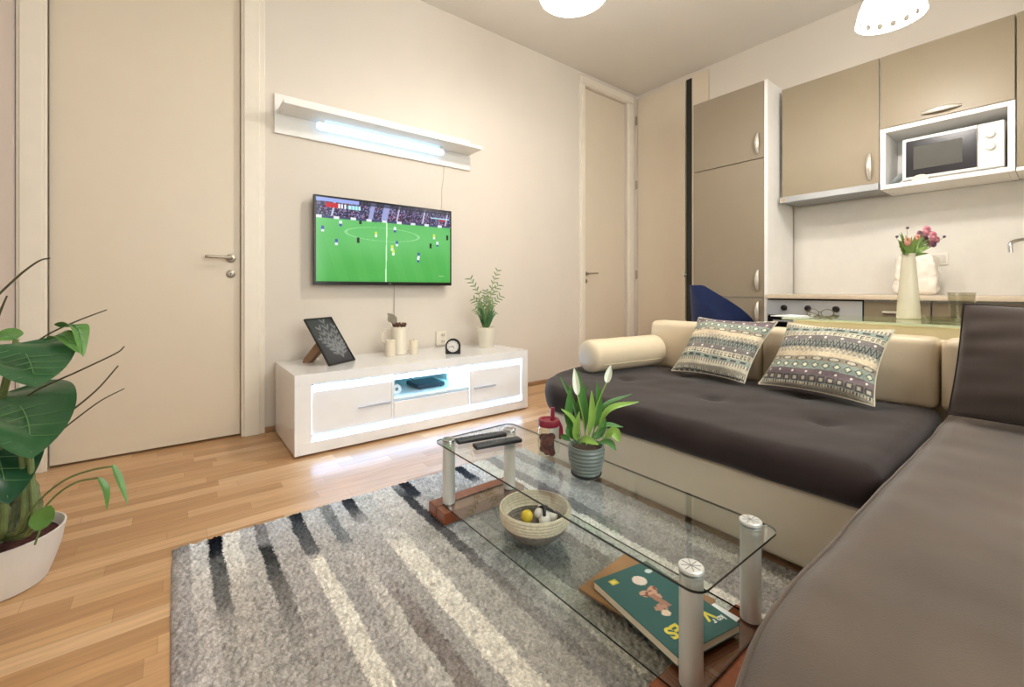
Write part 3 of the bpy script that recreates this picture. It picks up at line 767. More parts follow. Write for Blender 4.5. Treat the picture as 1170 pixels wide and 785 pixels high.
# pillows
def pillow_geo(c, th, nrm, k=.10, seed=0):
    """c: BL BR TR TL corners; returns front and back position functions"""
    nrm = V(nrm).normalized()
    def pos(s, t, side):
        # pinched edges
        es = 1-(2*s-1)**2; et = 1-(2*t-1)**2
        s2 = s + (.5-s)*k*(et)**1*abs(2*s-1)**3*1.0; t2 = t + (.5-t)*k*es*abs(2*t-1)**3
        a = c[0].lerp(c[1], s2); b = c[3].lerp(c[2], s2); p = a.lerp(b, t2)
        h = (es**.55)*(et**.55)
        w = .010*noise.noise(V((s*5+seed, t*5, side)))*h + .012*noise.noise(V((s*2+seed, t*9, side+4)))*(1-h)*h*3
        return p + nrm*side*(th/2*h) + nrm*w
    return pos
CR = (206, 198, 176); MV = (126, 118, 116); TE = (152, 163, 152); DK = (88, 84, 84); PE = (216, 200, 172)
def ethnic(s, t):
    # s across 0..1, t from bottom 0 to top 1
    t = t + .012*math.sin(s*7)
    def band(a, b): return (t-a)/(b-a)
    if t < .05: return mixc(CR, DK, .35)
    if t < .08: return CR if (s*40) % 1 < .6 else DK
    if t < .18:
        v = band(.08, .18); u = (s*13) % 1
        if .12 < u < .88 and .1 < v < .9:
            if .3 < u < .7 and .3 < v < .7: return CR
            return DK if (u < .24 or u > .76 or v < .24 or v > .76) else MV
        return MV if v > .1 else TE
    if t < .255: 
        v = band(.18, .255); u = (s*8) % 1
        if (u-.5)**2*6+(v-.5)**2 < .04: return (240, 236, 220)
        return (124, 108, 112)
    if t < .365:
        v = band(.255, .365); u = (s*11) % 1; e = abs(u-.5)*2+abs(v-.5)*2
        if e < .5: return (236, 232, 205)
        if e < .8: return (96, 104, 98)
        return TE
    if t < .43:
        v = band(.365, .43); u = (s*7) % 1; e = ((u-.5)/.32)**2+((v-.5)/.36)**2
        if e < .7: return CR
        if e < 1.3: return DK
        return (158, 146, 128)
    if t < .50: return PE
    if t < .56:
        v = band(.5, .56); return (170, 158, 140) if ((s*22) % 1 < .5) != (v > .5) else CR
    if t < .67:
        v = band(.56, .67); u = (s*19) % 1; z = abs(abs(u-.5)*2-v); 
        if z < .22: return DK
        if abs(abs(u-.5)*2-(1-v)) < .16: return (120, 112, 110)
        return TE
    if t < .745:
        v = band(.67, .745); u = (s*7) % 1
        if (u-.5)**2*6+(v-.5)**2 < .04: return (240, 236, 220)
        return MV
    if t < .83:
        v = band(.745, .83); u = (s*22) % 1
        if .15 < u < .8 and .15 < v < .85: return DK if (u < .33 or v > .68 or (.5 < u < .66 and v < .5)) else CR
        return CR
    if t < .90:
        v = band(.83, .9); return DK if abs(v-.5) < .2 and (s*9) % 1 < .6 else TE
    if t < .95: return CR if (s*30) % 1 < .55 else MV
    return CR
PILM = mat('woven_pillow_cotton', rough=.9, vcol=True, bump=.25, bscale=420, spec=.15, sheen=.1)
def pillow(name, c, th, nrm, label, cat, group, m, colf, n=150, seed=0, k=.10):
    e = empty(name, (c[0]+c[1])/2, label, cat, group)
    pos = pillow_geo(c, th, nrm, k, seed=seed)
    painted(None, n, n, lambda s, t: pos(s, t, 1), colf, 'front_cover', m, e)
    o = painted(None, n//3, n//3, lambda s, t: pos(s, t, -1), colf, 'back_cover', m, e); o.data.flip_normals()
    # seam cord round the edge
    bm = NB(); L = []
    for k in range(31): L.append(pos(k/30, 0, 1))
    for k in range(1, 31): L.append(pos(1, k/30, 1))
    for k in range(1, 31): L.append(pos(1-k/30, 1, 1))
    for k in range(1, 31): L.append(pos(0, 1-k/30, 1))
    tube(bm, L, .0035, 6, cap=False)
    return e, bm
n1 = V((-.10, -.86, .5))
p1, sb1 = pillow('patterned_pillow', [V((1.70, 2.27, .432)), V((2.115, 2.25, .432)), V((2.19, 2.455, .735)), V((1.755, 2.47, .735))], .15, (.0, -.84, .54),
    'square pillow with woven grey, green and cream bands, the one nearer the cream bolster', 'pillow', 'patterned pillows on the dark seat', PILM, lambda s, t: wovn(ethnic(s, (1.12-t*1.0) % 1.0), s, t))
obj('seam', sb1, mat('seam_cream', 'cfc6b0', .8), p1)
p2, sb2 = pillow('patterned_pillow', [V((2.165, 2.29, .432)), V((2.635, 2.215, .432)), V((2.655, 2.43, .728)), V((2.24, 2.45, .735))], .16, (.05, -.84, .54),
    'square pillow with woven grey, green and cream bands, the one farther from the bolster', 'pillow', 'patterned pillows on the dark seat', PILM, lambda s, t: wovn(ethnic(s, t), s, t), seed=4)
obj('seam', sb2, mat('seam_cream'), p2)
DPIL = mat('dark_velvet_pillow', rough=.9, vcol=True, bump=.1, bscale=350, spec=.15, sheen=.35)
p3, sb3 = pillow('scatter_cushion', [V((2.838, 2.27, .44)), V((3.45, 2.22, .44)), V((3.45, 2.39, .82)), V((2.865, 2.385, .845))], .19, (0, -.92, .38),
    'large plain dark brown cushion leaning on the sofa back at the right', 'cushion', None, DPIL, lambda s, t: (70, 60, 55), n=60, seed=9, k=.02)
obj('seam', sb3, SOFA, p3)

# ------------------------------------------------------------------ coffee table
ct = empty('coffee_table', (2.15, .97, .02), 'low two-tier clear glass coffee table on thick silver legs', 'coffee table')
ZT, ZL = .316, .078
tx0, tx1, ty0, ty1 = 1.605, 2.685, .792, 1.165
def slab(x0, x1, y0, y1, z0, z1, r, edge):
    bm = NB(); o = rrect(x0, x1, y0, y1, r)
    prism(o, z0, z1, bm, side_mi=1); return bm
obj('glass_top', slab(tx0, tx1, ty0, ty1, ZT-.0055, ZT, .03, 1), [GLASS, GEDGE], ct, False)
obj('lower_glass', slab(1.64, 2.66, .812, 1.15, ZL-.005, ZL, .01, 1), [GLASS, GEDGE], ct, False)
for x0, x1 in ((1.575, 1.70), (2.575, 2.735)):
    bm = NB(); box(bm, x0, (x0+x1)/2-.001, .785, 1.17, .027, ZL-.0055, bev=.004); box(bm, (x0+x1)/2+.001, x1, .785, 1.17, .027, ZL-.0055, bev=.004)
    pl_ = obj('wooden_foot', bm, WOODBR, ct, False, label='red-brown wooden plank foot')
    for y in (.82, 1.13): obj('foot_pad', solid((x0+x1)/2, y, [(.0, .02), (.02, .02), (.02, .028), (0, .028)], 16), BLACK, pl_)
for (x, y) in ((1.64, .838), (1.685, 1.10), (2.632, .852), (2.626, 1.140)):
    r = .024
    lg = obj('leg', solid(x, y, [(r, ZL), (r, ZT-.006)], 32), ALU, ct)
    cap = solid(x, y, [(r+.002, ZT+.0005), (r+.002, ZT+.006), (r, ZT+.008), (0, ZT+.008)], 32); obj('cap', cap, CHROME if x < 2 else ALU, lg)
    bm = NB()
    for k in range(4):
        t = B(-r*.85, r*.85, -.0008, .0008, ZT+.0078, ZT+.0088); bmesh.ops.rotate(t, cent=(0, 0, 0), matrix=Matrix.Rotation(k*PI/4, 3, 'Z'), verts=t.verts); bmesh.ops.translate(t, vec=(x, y, 0), verts=t.verts); merge(bm, t)
    obj('cap_rays', bm, mat('cap_line', '8d8d88', .4), lg, False)

# remotes
def remote(label, a, b, w, th=.016):
    a = V((*a, ZT)); b = V((*b, ZT)); d = (b-a); L = d.length; d.normalize(); s = V((-d.y, d.x, 0))
    M = Matrix(((d.x, s.x, 0, a.x), (d.y, s.y, 0, a.y), (0, 0, 1, ZT), (0, 0, 0, 1)))
    e = empty('remote_control', (a+b)/2, label, 'remote control', 'remotes on the glass table')
    bm = softbox(0, L, -w/2, w/2, .0005, th, .006, .04, ks=3); obj('case', placed(bm, M), mat('remote_black', '1d1f22', .4), e)
    bm = NB()
    for i in range(9):
        for j in range(3):
            box(bm, L*.12+i*L*.085-.003, L*.12+i*L*.085+.004, (j-1)*w*.26-.003, (j-1)*w*.26+.003, th-.0003, th+.001)
    obj('buttons', placed(bm, M), mat('button_grey', '4c5054', .5), e, False)
remote('long black remote control on the glass table, the one nearer the television cabinet', (1.688, .842), (1.728, 1.045), .04)
remote('shorter black remote control on the glass table, the one farther from the television cabinet', (1.776, .866), (1.815, 1.052), .042)

# jar with straw
jar = empty('drinking_jar', (1.985, 1.045, ZT), 'clear drinking jar with dark red lid and straw on the glass table', 'jar')
ax_, ay_ = 1.985, 1.045; RED = mat('burgundy_plastic', '8a1f34', .35)
obj('glass', solid(ax_, ay_, [(.030, ZT+.0005), (.037, ZT+.006), (.039, ZT+.03), (.039, ZT+.085), (.034, ZT+.1), (.034, ZT+.112)], 36), CLEAR, jar)
obj('lid', solid(ax_, ay_, [(.036, ZT+.104), (.038, ZT+.106), (.038, ZT+.124), (.036, ZT+.127), (.028, ZT+.126), (.026, ZT+.122), (0, ZT+.122)], 36), RED, jar)
bm = NB(); tube(bm, [(ax_+.005, ay_+.012, ZT+.115), (ax_+.002, ay_+.017, ZT+.165)], .0075, 12); obj('straw', bm, RED, jar)
bm = NB(); c_ = V((ax_, ay_, ZT+.118))
dr = V((.613, .79, 0)); pth = [c_+dr*.036, c_+dr*.045+V((0, 0, -.02)), c_+dr*.047+V((0, 0, -.05)), c_+dr*.040+V((0, 0, -.06)), c_+dr*.033+V((0.01, 0, -.045)), c_+dr*.034+V((.01, 0, -.01))]
tube(bm, smooth_path(pth), .004, 8); obj('carry_loop', bm, RED, jar)
bm = NB(); BRC = mat('brown_lumps', '6b3a36', .5, nscale=40, namt=.35)
random.seed(2)
for k in range(34):
    a = random.uniform(0, 2*PI); r = random.uniform(0.008, .024); t = bmesh.new(); bmesh.ops.create_icosphere(t, subdivisions=2, radius=.0135)
    bmesh.ops.translate(t, vec=(ax_+r*math.cos(a), ay_+r*math.sin(a), ZT+.016+.05*(k/34)), verts=t.verts); merge(bm, t)
obj('contents', bm, BRC, jar, label='brown lumps in the jar')

# peace lily
lily = empty('potted_peace_lily', (2.185, 1.02, ZT), 'leafy plant with two white blooms in a ribbed grey pot on the glass table', 'potted plant')
lx, ly = 2.185, 1.02; GP = mat('grey_glazed_pot', '68736f', .4, nscale=30, namt=.08)
prof = [(.038, ZT+.006), (.042, ZT+.01)]
for k in range(29):
    t = k/28; prof.append((.042+.014*math.sin(t*PI*.62)**.8 + .0012*math.sin(k*PI/2.0*1.0), ZT+.012+t*.082))
prof += [(.054, ZT+.098), (.050, ZT+.098), (.048, ZT+.086), (0, ZT+.084)]
obj('pot', solid(lx, ly, prof, 44), GP, lily)
obj('saucer', solid(lx, ly, [(.038, ZT+.0005), (.047, ZT+.008), (.048, ZT+.013), (.044, ZT+.012), (.04, ZT+.006), (0, ZT+.006)], 36), BLACK, lily)
obj('soil', solid(lx, ly, [(0, ZT+.082), (.049, ZT+.087), (0, ZT+.09)], 24), SOIL, lily)
LG = mat('lily_green', '467a35', .38, nscale=14, namt=.14, sss=.05); LG2 = mat('lily_green_light', '85ac4c', .4, nscale=14, namt=.12); LW = mat('lily_white', 'e9efdf', .5, sss=.1)
base = V((lx, ly, ZT+.097)); D0 = 1.362
def lp(u, v, dd=0): return pt(u, v, D0+dd)
tocam = (CAM-base).normalized()
LV = [ # base px, mid px, tip px, width m, depth offsets, light
 ((662, 515), (650, 480), (652, 440), .035, .0, 0), ((668, 515), (668, 470), (660, 424), .034, .02, 0), ((672, 515), (684, 470), (682, 436), .03, -.02, 0),
 ((676, 512), (694, 470), (730, 459), .030, -.03, 1), ((674, 512), (688, 466), (722, 450), .018, .04, 0), ((664, 512), (655, 480), (641, 467), .02, -.02, 1),
 ((660, 515), (652, 495), (648, 486), .036, -.05, 0), ((680, 512), (700, 494), (708, 505), .045, -.05, 1), ((670, 512), (690, 487), (712, 488), .026, .03, 0),
 ((664, 515), (660, 470), (672, 440), .028, .04, 0), ((668, 515), (676, 480), (676, 446), .030, -.04, 1), ((660, 515), (668, 502), (684, 508), .03, -.06, 1),
 ((672, 515), (694, 505), (704, 515), .03, -.04, 0), ((658, 513), (646, 500), (640, 498), .024, .0, 0), ((666, 515), (655, 460), (640, 430), .02, .05, 0), ((672, 515), (686, 495), (692, 478), .03, .02, 0),
 ((664, 515), (658, 496), (662, 470), .03, -.06, 1), ((674, 515), (680, 498), (690, 500), .028, .05, 0)]
for i, (a, b, c, w_, dd, lt) in enumerate(LV):
    bm = NB(); A = base+V(((a[0]-669)*.0022, (a[0]-669)*.0022, 0)); Bp = lp(*b, dd*.6); C_ = lp(*c, dd)
    nrm = (tocam + V((random.uniform(-.5, .5), random.uniform(-.5, .5), random.uniform(0, .6)))).normalized()
    leaf(bm, [A, Bp, C_], w_*.74, nrm, prof=lambda t: (.10 if t < .25 else .10+.9*math.sin(PI*((t-.25)/.75)**.85)**.9), fold=.35, n=14, m=4)
    obj('leaf', bm, LG2 if lt else LG, lily)
for (st, tip, dd) in (((672, 515), (682, 462), -.02), ((666, 515), (660, 452), .0)):
    bm = NB(); b2 = lp(*tip, dd)
    tube(bm, smooth_path([base, base.lerp(b2, .5)+V((.005, 0, .004)), b2]), .0022, 8); obj('flower_stalk', bm, LG2, lily)
    bm = NB(); tp = lp(698, 417, dd) if tip[0] > 670 else lp(656, 420, dd)
    md = b2.lerp(tp, .5)
    b2 = b2 if tip[0] < 670 else b2.lerp(lp(694, 435, dd), .9)
    if tip[0] > 670:
        sb_ = NB(); tube(sb_, smooth_path([lp(682, 462, dd), lp(688, 448, dd), b2]), .002, 8); obj('flower_stalk', sb_, LG2, lily)
    leaf(bm, [b2, b2.lerp(tp, .5), tp], .022, tocam, fold=.7, n=10, m=6); obj('flower', bm, LW, lily, label='white pointed bloom')

# basket with balls
bk = empty('woven_basket', (2.015, .955, ZL), 'round coiled rope basket, cream above and grey below, on the lower glass shelf', 'basket')
kx, ky = 2.015, .955
def coil(z0, z1, n, r0f):
    pr2 = []
    for k in range(n*4+1):
        z = z0+(z1-z0)*k/(n*4); pr2.append((r0f(z)+.0022*abs(math.sin(k*PI/4)), z))
    return pr2
rf = lambda z: .062+.056*math.sin(min(1, (z-ZL)/.082)*PI/2)**.75
lo = coil(ZL+.0005, ZL+.048, 6, rf); hi = coil(ZL+.048, ZL+.097, 5, rf)
inn = lambda pr2: [(r-.008, z) for r, z in reversed(pr2)]
GRY = mat('grey_rope', '7f7870', .9, nscale=90, namt=.25, bump=.5, bscale=200); CRR = mat('cream_rope', 'ddd3bb', .9, nscale=90, namt=.12, bump=.5, bscale=200)
bm = NB(); lathe(bm, kx, ky, [(0, ZL+.0005)]+lo+[(lo[-1][0]-.008, ZL+.048)]+[(max(.0, r), max(z, ZL+.030)) for r, z in inn(lo)]+[(0, ZL+.031)], 56); bmesh.ops.remove_doubles(bm, verts=bm.verts, dist=1e-5)
obj('lower_weave', bm, GRY, bk, label='grey rope coils')
bm = NB(); lathe(bm, kx, ky, hi+[(hi[-1][0]-.004, ZL+.0925)]+inn(hi)+[hi[0]], 56); obj('upper_weave', bm, CRR, bk, label='cream rope coils')
t = bmesh.new(); bmesh.ops.create_icosphere(t, subdivisions=3, radius=.021); bmesh.ops.translate(t, vec=(1.985, .945, ZL+.052), verts=t.verts)
for v in t.verts: v.co += V((0, 0, .002*noise.noise(v.co*60)))
yb = obj('yellow_ball', t, mat('yellow', 'e3c53a', .5)); tag(yb, 'small yellow ball lying in the rope basket', 'ball')
wt = empty('soft_toy', (2.02, .99, ZL+.032), 'small white and black padded toy lying in the rope basket', 'toy')
bm = NB()
for (dx, dy, dz, r) in ((0, 0, .024, .022), (-.028, .016, .026, .021), (.012, .022, .024, .02), (.022, -.018, .022, .019), (-.012, -.012, .034, .017)):
    t = bmesh.new(); bmesh.ops.create_icosphere(t, subdivisions=3, radius=r); bmesh.ops.translate(t, vec=(2.028+dx, .985+dy, ZL+.033+dz), verts=t.verts); merge(bm, t)
obj('body', bm, mat('toy_white', 'eeeae0', .8), wt)
bm = NB()
tube(bm, smooth_path([(1.998, .97, ZL+.069), (2.018, .983, ZL+.085), (2.038, .997, ZL+.082), (2.051, 1.01, ZL+.069)]), .0055, 8)
tube(bm, smooth_path([(2.051, .965, ZL+.07), (2.031, .983, ZL+.086), (2.013, 1.003, ZL+.08), (2.001, 1.02, ZL+.069)]), .0055, 8)
obj('ribbon', bm, BLACK, wt, label='black crossed bands')

# book and brown folder
def quad_frame(o, a, b):  # o corner, a along length, b along width, z up
    a = V((*a, 0))-V((*o, 0)); w_ = V((*b, 0))-V((*o, 0)); return a, w_
bc = [V((2.32, .902, 0)), V((2.355, 1.09, 0)), V((2.636, 1.06, 0)), V((2.598, .858, 0))]
def bq(c, s, t, z): p = c[0].lerp(c[3], s).lerp(c[1].lerp(c[2], s), t); return V((p.x, p.y, z))
def qslab(c, z0, z1, ins=0):
    a = [bq(c, ins, ins, 0), bq(c, 1-ins, ins, 0), bq(c, 1-ins, 1-ins, 0), bq(c, ins, 1-ins, 0)]
    return prism([(p.x, p.y) for p in a], z0, z1)
fc = [V((2.292, .872, 0)), V((2.272, 1.095, 0)), V((2.545, 1.125, 0)), V((2.572, .905, 0))]
fd = empty('brown_folder', (2.41, .96, ZL), 'tan brown folder lying beneath the green book on the lower glass shelf', 'folder')
BRF = mat('tan_card', '9a744c', .5, nscale=5, namt=.18)
obj('back_cover', qslab(fc, ZL+.0005, ZL+.002), BRF, fd, False); obj('sheets', qslab(fc, ZL+.002, ZL+.0045, .012), mat('page_white', 'e8e0d0', .7), fd, False); obj('front_cover', qslab(fc, ZL+.0045, ZL+.006), BRF, fd, False)
book = empty('book', (2.48, .97, ZL+.0062), 'dark green paperback book with yellow lettering on the lower glass shelf', 'book')
BZ = ZL+.0065
PG = mat('page_edge', 'e9dfc8', .7, nscale=300, namt=.08, stretch=(1, 1, 6)); GRN = mat('book_green', '3a6664', .35)
obj('back_cover', qslab(bc, BZ, BZ+.0015), GRN, book, False); obj('pages', qslab(bc, BZ+.0015, BZ+.0195, .006), PG, book, False)
def cover(s, t):
    # s along the length, t across
    c = (52, 100, 98)
    x, y = s*1.45, t
    if .07 < s < .14 and .17 < t < .29: c = (214, 190, 60) if not (.09 < s < .12 and .2 < t < .26) else (232, 214, 110)
    if ((s-.2)/.068)**2+((t-.57)/.10)**2 < 1: c = (232, 214, 202)
    if ((s-.135)/.03)**2+((t-.84)/.055)**2 < 1: c = (214, 224, 220)
    # skull-like drawing
    dx, dy = (s-.38), (t-.52)
    e = (dx/.085)**2+(dy/.15)**2; a = math.atan2(dy, dx*1.45)
    if e < .75+.5*math.sin(a*3+1): c = (206, 164, 140) if noise.noise(V((s*22, t*14, 1))) > -.12 else (132, 74, 60)
    if abs(dy+.03-dx*.2) < .045 and .02 < dx < .2: c = (170, 122, 104)
    if (( s-.56)/.05)**2+((t-.42)/.09)**2 < 1 and noise.noise(V((s*30, t*20, 3))) > -.25: c = (190, 140, 120)
    if ((s-.625)/.035)**2+((t-.4)/.06)**2 < 1: c = (236, 214, 190)
    return c
COVM = mat('book_cover_print', rough=.3, vcol=True)
painted(None, 120, 84, lambda s, t: bq(bc, s, t, BZ+.0212), cover, 'front_cover', COVM, book)
obj('cover_board', qslab(bc, BZ+.0195, BZ+.021), GRN, book, False)
lx_ = (bc[3]-bc[0]).normalized(); ang = math.atan2(lx_.y, lx_.x) - PI/2
def cov_text(s_, size, s, t, m, sx=1): 
    p = bq(bc, s, t, BZ+.0215); b_2 = text_bm(s_, size, Matrix.Translation(p) @ Matrix.Rotation(ang, 4, 'Z') @ Matrix.Diagonal((sx, 1, 1, 1)), .0003, size*.035); obj('title_lettering', b_2, m, book, False)
YEL = mat('title_yellow', 'e6d24a', .5); WHT = mat('title_white', 'e6ebe6', .5)
cov_text('V', .046, .80, .80, YEL); cov_text('ES', .046, .80, .26, YEL); cov_text('ko r', .022, .885, .86, WHT); cov_text('la', .02, .88, .3, WHT)
tagp = NB(); box(tagp, 2.56, 2.625, 1.062, 1.085, BZ+.014, BZ+.0175, bev=.001)
t_ = obj('paper_tag', tagp, mat('white_paper'), None, False); tag(t_, 'small white card tucked along the far edge of the green book', 'card')

# ------------------------------------------------------------------ monstera
mon = empty('monstera_plant', (1.128, -.43, 0), 'monstera with large glossy leaves in a white pot on the floor at the left', 'potted plant')
mx, my = 1.128, -.43
POT = mat('white_textured_pot', 'ded8d2', .55, bump=.35, bscale=24, stretch=(1, 1, .25))
obj('pot', solid(mx, my, [(.105, .0), (.112, .004), (.127, .045), (.142, .095), (.151, .15), (.153, .156), (.148, .158), (.143, .152), (.137, .13), (0, .128)], 56), POT, mon)
obj('soil', solid(mx, my, [(0, .12), (.136, .13), (.1, .137), (0, .142)], 32), mat('reddish_soil', '4a2420', .95, nscale=60, namt=.4, bump=.8, bscale=90), mon)
MG = mat('monstera_green', '35603a', .28, nscale=9, namt=.14); MG2 = mat('monstera_green_deep', '234c31', .3, nscale=9, namt=.12); MG3 = mat('monstera_green_fresh', '5d8a42', .35, nscale=9, namt=.12)
STEM = mat('monstera_stem', '6b7a45', .6, nscale=30, namt=.2); SHOOT = mat('monstera_shoot', '4c4a2c', .6); BARK = mat('monstera_bark', '6d7350', .8, nscale=40, namt=.35, bump=.5)
VEIN = mat('monstera_vein', '5f8a56', .35)
D1 = 1.28
def heart(t):   # broad leaf with rounded shoulders
    if t <= 0 or t >= 1: return 0
    return (math.sin(PI*t**.62)**.7)
def big_leaf(bp, tp, w_, d0, d1, nrm, m_, stem_from=None, fold=.25, mid=None):
    a, b = pt(*bp, d0), pt(*tp, d1); c = pt(*mid, (d0+d1)/2) if mid else a.lerp(b, .5)+V((0, 0, .02))
    bm = NB(); leaf(bm, [a, c, b], w_, nrm, prof=heart, fold=fold, n=20, m=12, wave=.09)
    MP = smooth_path([a, c, b], 8); nv = V(nrm).normalized()*.002
    tube(bm, [p+nv for p in MP[:-1]], [.0022*(1-.7*i/len(MP)) for i in range(len(MP)-1)], 6, mi=1)
    for k in range(2, 13, 2):
        T = (MP[min(k+1, len(MP)-1)]-MP[k]).normalized(); sd = T.cross(V(nrm)).normalized(); nn = sd.cross(T); wv = w_/2*heart(k/(len(MP)-1))*.8
        for q in (-1, 1): tube(bm, [MP[k]+nv, MP[k]+nv+sd*q*wv*.5+T*wv*.25+nn*(fold*wv*.44), MP[k]+nv+sd*q*wv+T*wv*.5+nn*(fold*wv*1.0)], [.0011, .0008, .0003], 5, mi=1)
    o = obj('leaf', bm, [m_, VEIN], mon)
    if stem_from:
        bm = NB(); tube(bm, smooth_path([V(stem_from), V(stem_from).lerp(a, .5)+V((.0, -.02, .05)), a], 8), .006, 8); obj('stem', bm, STEM, mon)
    return o
tc_ = (CAM-V((mx, my, .6))).normalized()
root = (mx-.02, my+.0, .135)
big_leaf((22, 392), (42, 442), .20, 1.24, 1.16, (tc_+V((0, .1, .25))), MG, root, mid=(34, 414))
big_leaf((8, 448), (36, 524), .225, 1.30, 1.12, (tc_+V((0, 0, .35))), MG, root, mid=(30, 476))
big_leaf((-24, 470), (10, 576), .20, 1.3, 1.2, (tc_+V((0, .2, .0))), MG2, root, mid=(-2, 522))
big_leaf((68, 374), (95, 408), .055, 1.25, 1.22, (tc_+V((-.3, .5, .5))), MG3, None, mid=(88, 374))
big_leaf((56, 388), (92, 404), .05, 1.25, 1.2, (tc_+V((0, .2, .5))), MG3, None, mid=(72, 384))
big_leaf((18, 388), (-10, 396), .06, 1.3, 1.3, (tc_+V((0, .2, .9))), MG3, root, mid=(6, 384))
big_leaf((-40, 400), (-60, 470), .2, 1.3, 1.22, (tc_+V((0, -.2, .3))), MG, root)
for pts_, r in (([(-10, 345), (0, 335), (25, 312), (45, 298), (57, 295)], .0035), ([(-6, 372), (2, 352), (8, 338)], .0035), ([(30, 400), (55, 382), (90, 366), (122, 354)], .0028),
               ([(15, 470), (38, 448), (90, 424), (132, 404), (142, 396)], .003), ([(40, 505), (75, 475), (110, 446), (135, 418)], .0032), ([(60, 500), (85, 480), (115, 458), (142, 444)], .0025)):
    bm = NB(); P = smooth_path([pt(u, v, 1.27) for u, v in pts_], 6); n_ = len(P)
    P = P; tube(bm, P, [r*(1-.45*i/n_) for i in range(n_)], 8); obj('aerial_shoot', bm, SHOOT, mon)
for pts_, lf in (([(18, 610), (45, 572), (75, 548), (105, 537), (128, 533)], [(128, 530), (136, 550), (146, 577)]), ([(28, 612), (58, 572), (85, 552), (112, 546)], [(112, 545), (120, 560), (122, 583)])):
    bm = NB(); tube(bm, smooth_path([pt(u, v, 1.25) for u, v in pts_], 6), .0028, 8); obj('stem', bm, STEM, mon)
    bm = NB(); leaf(bm, [pt(u, v, 1.25) for u, v in lf], .02, (tc_+V((0, .7, .1))), fold=.5, n=10, m=4); obj('leaf', bm, MG3, mon)
bm = NB(); leaf(bm, [pt(46, 606, 1.22), pt(48, 592, 1.22), pt(58, 577, 1.22)], .05, tc_, prof=lambda t: math.sin(PI*t)**.6 if 0 < t < 1 else 0, fold=.15, n=10, m=6); obj('leaf', bm, MG3, mon)
bm = NB(); tube(bm, smooth_path([pt(40, 622, 1.24), pt(44, 610, 1.22), pt(46, 604, 1.22)]), .0025, 6); obj('stem', bm, MG3, mon)
random.seed(11)
for k in range(7):
    a = random.uniform(0, 2*PI); r = random.uniform(.0, .06); b0 = V((mx-.02+r*math.cos(a), my+.01+r*math.sin(a), .125)); hh = random.uniform(.10, .2)
    bm = NB(); P = smooth_path([b0, b0+V((random.uniform(-.03, .03), random.uniform(-.03, .03), hh*.6)), b0+V((random.uniform(-.05, .04), random.uniform(-.04, .04), hh))], 6)
    tube(bm, P, [.019-.007*i/len(P)+.003*math.sin(i*1.7) for i in range(len(P))], 10); obj('trunk', bm, BARK, mon)
for (u, v, d) in ((4, 590, 1.25), (26, 580, 1.25), (36, 590, 1.27)):
    bm = NB(); tube(bm, smooth_path([V(root), pt(u, (v+620)/2, 1.26), pt(u, v-50, 1.27), pt(u-6, v-100, 1.27)]), .008, 8); obj('stem', bm, STEM, mon)

# ------------------------------------------------------------------ kitchen
def bow_handle(parent, p, L, axis, out=.028, flare=.0):
    """curved bar handle, thicker in the middle; axis 'z' or 'x', facing -y"""
    bm = NB(); n = 15; rows = []
    for i in range(n):
        t = i/(n-1); s = (t-.5)*L; o = out*math.sin(PI*t)**.7; w_ = .007+.009*math.sin(PI*t)
        c = V((p[0], p[1]-.003-o, p[2])) + (V((0, 0, s)) if axis == 'z' else V((s, 0, 0)))
        sd = V((1, 0, 0)) if axis == 'z' else V((0, 0, 1))
        rows.append([bm.verts.new(c+sd*(w_*math.cos(a))+V((0, 1, 0))*(.005*math.sin(a))) for a in [2*PI*k/12 for k in range(12)]])
    for a, b in zip(rows, rows[1:]):
        for k in range(12): bm.faces.new((a[k], a[(k+1) % 12], b[(k+1) % 12], b[k]))
    bm.faces.new(rows[0][::-1]); bm.faces.new(rows[-1])
    bmesh.ops.recalc_face_normals(bm, faces=bm.faces)
    return obj('handle', bm, mat('handle_satin', 'cdc6ba', .35, metal=.5), parent, label='pale bow handle')
tc = empty('tall_cabinet', (1.32, 4.0, 0), 'tall taupe-fronted kitchen cabinet with white side beside the dark strip', 'cabinet')
bm = NB(); box(bm, 1.01, 1.635, 3.745, KY-.025, 0, 2.575, bev=.002); obj('body', bm, WHITE, tc, False)
for (z0, z1, hz) in ((.10, .832, .72), (.838, 1.955, .975), (1.961, 2.573, 2.083)):
    d_ = obj('door', B(1.012, 1.61, 3.72, 3.743, z0, z1, bev=.002), TAUPE2, tc, False); bow_handle(d_, (1.565, 3.72, hz), .17, 'z')
obj('side_panel', B(1.612, 1.637, 3.72, 3.745, 0, 2.575, bev=.001), WHITE, tc, False)
# wall cabinets
def wall_cab(label, x0, x1, z0, z1, hand, bodym=WHITE):
    c = empty('wall_cabinet', ((x0+x1)/2, 4.1, z0), label, 'cabinet', 'kitchen wall cabinets')
    obj('body', B(x0, x1, 3.935, KY-.002, z0, z1, bev=.001), bodym, c, False)
    d_ = obj('door', B(x0+.002, x1-.002, 3.912, 3.934, z0+.002, z1-.002, bev=.002), TAUPE, c, False)
    bow_handle(d_, hand[0], hand[1], hand[2]); return c
wall_cab('taupe wall cabinet above the cooker hood', 1.667, 2.29, 1.648, 2.53, ((2.235, 3.912, 1.775), .19, 'z'))
wall_cab('taupe wall cabinet above the microwave niche', 2.293, 2.915, 2.024, 2.53, ((2.60, 3.912, 2.065), .19, 'x'))
wall_cab('taupe wall cabinet at the right edge, right of the microwave', 2.918, 3.52, 1.622, 2.53, ((2.965, 3.912, 1.79), .19, 'z'))
hd_ = empty('cooker_hood', (1.98, 4.05, 1.60), 'slim steel cooker hood under the wall cabinet beside the tall cabinet', 'cooker hood')
obj('body', B(1.667, 2.29, 3.89, KY-.002, 1.612, 1.646, bev=.002), STEEL, hd_, False)
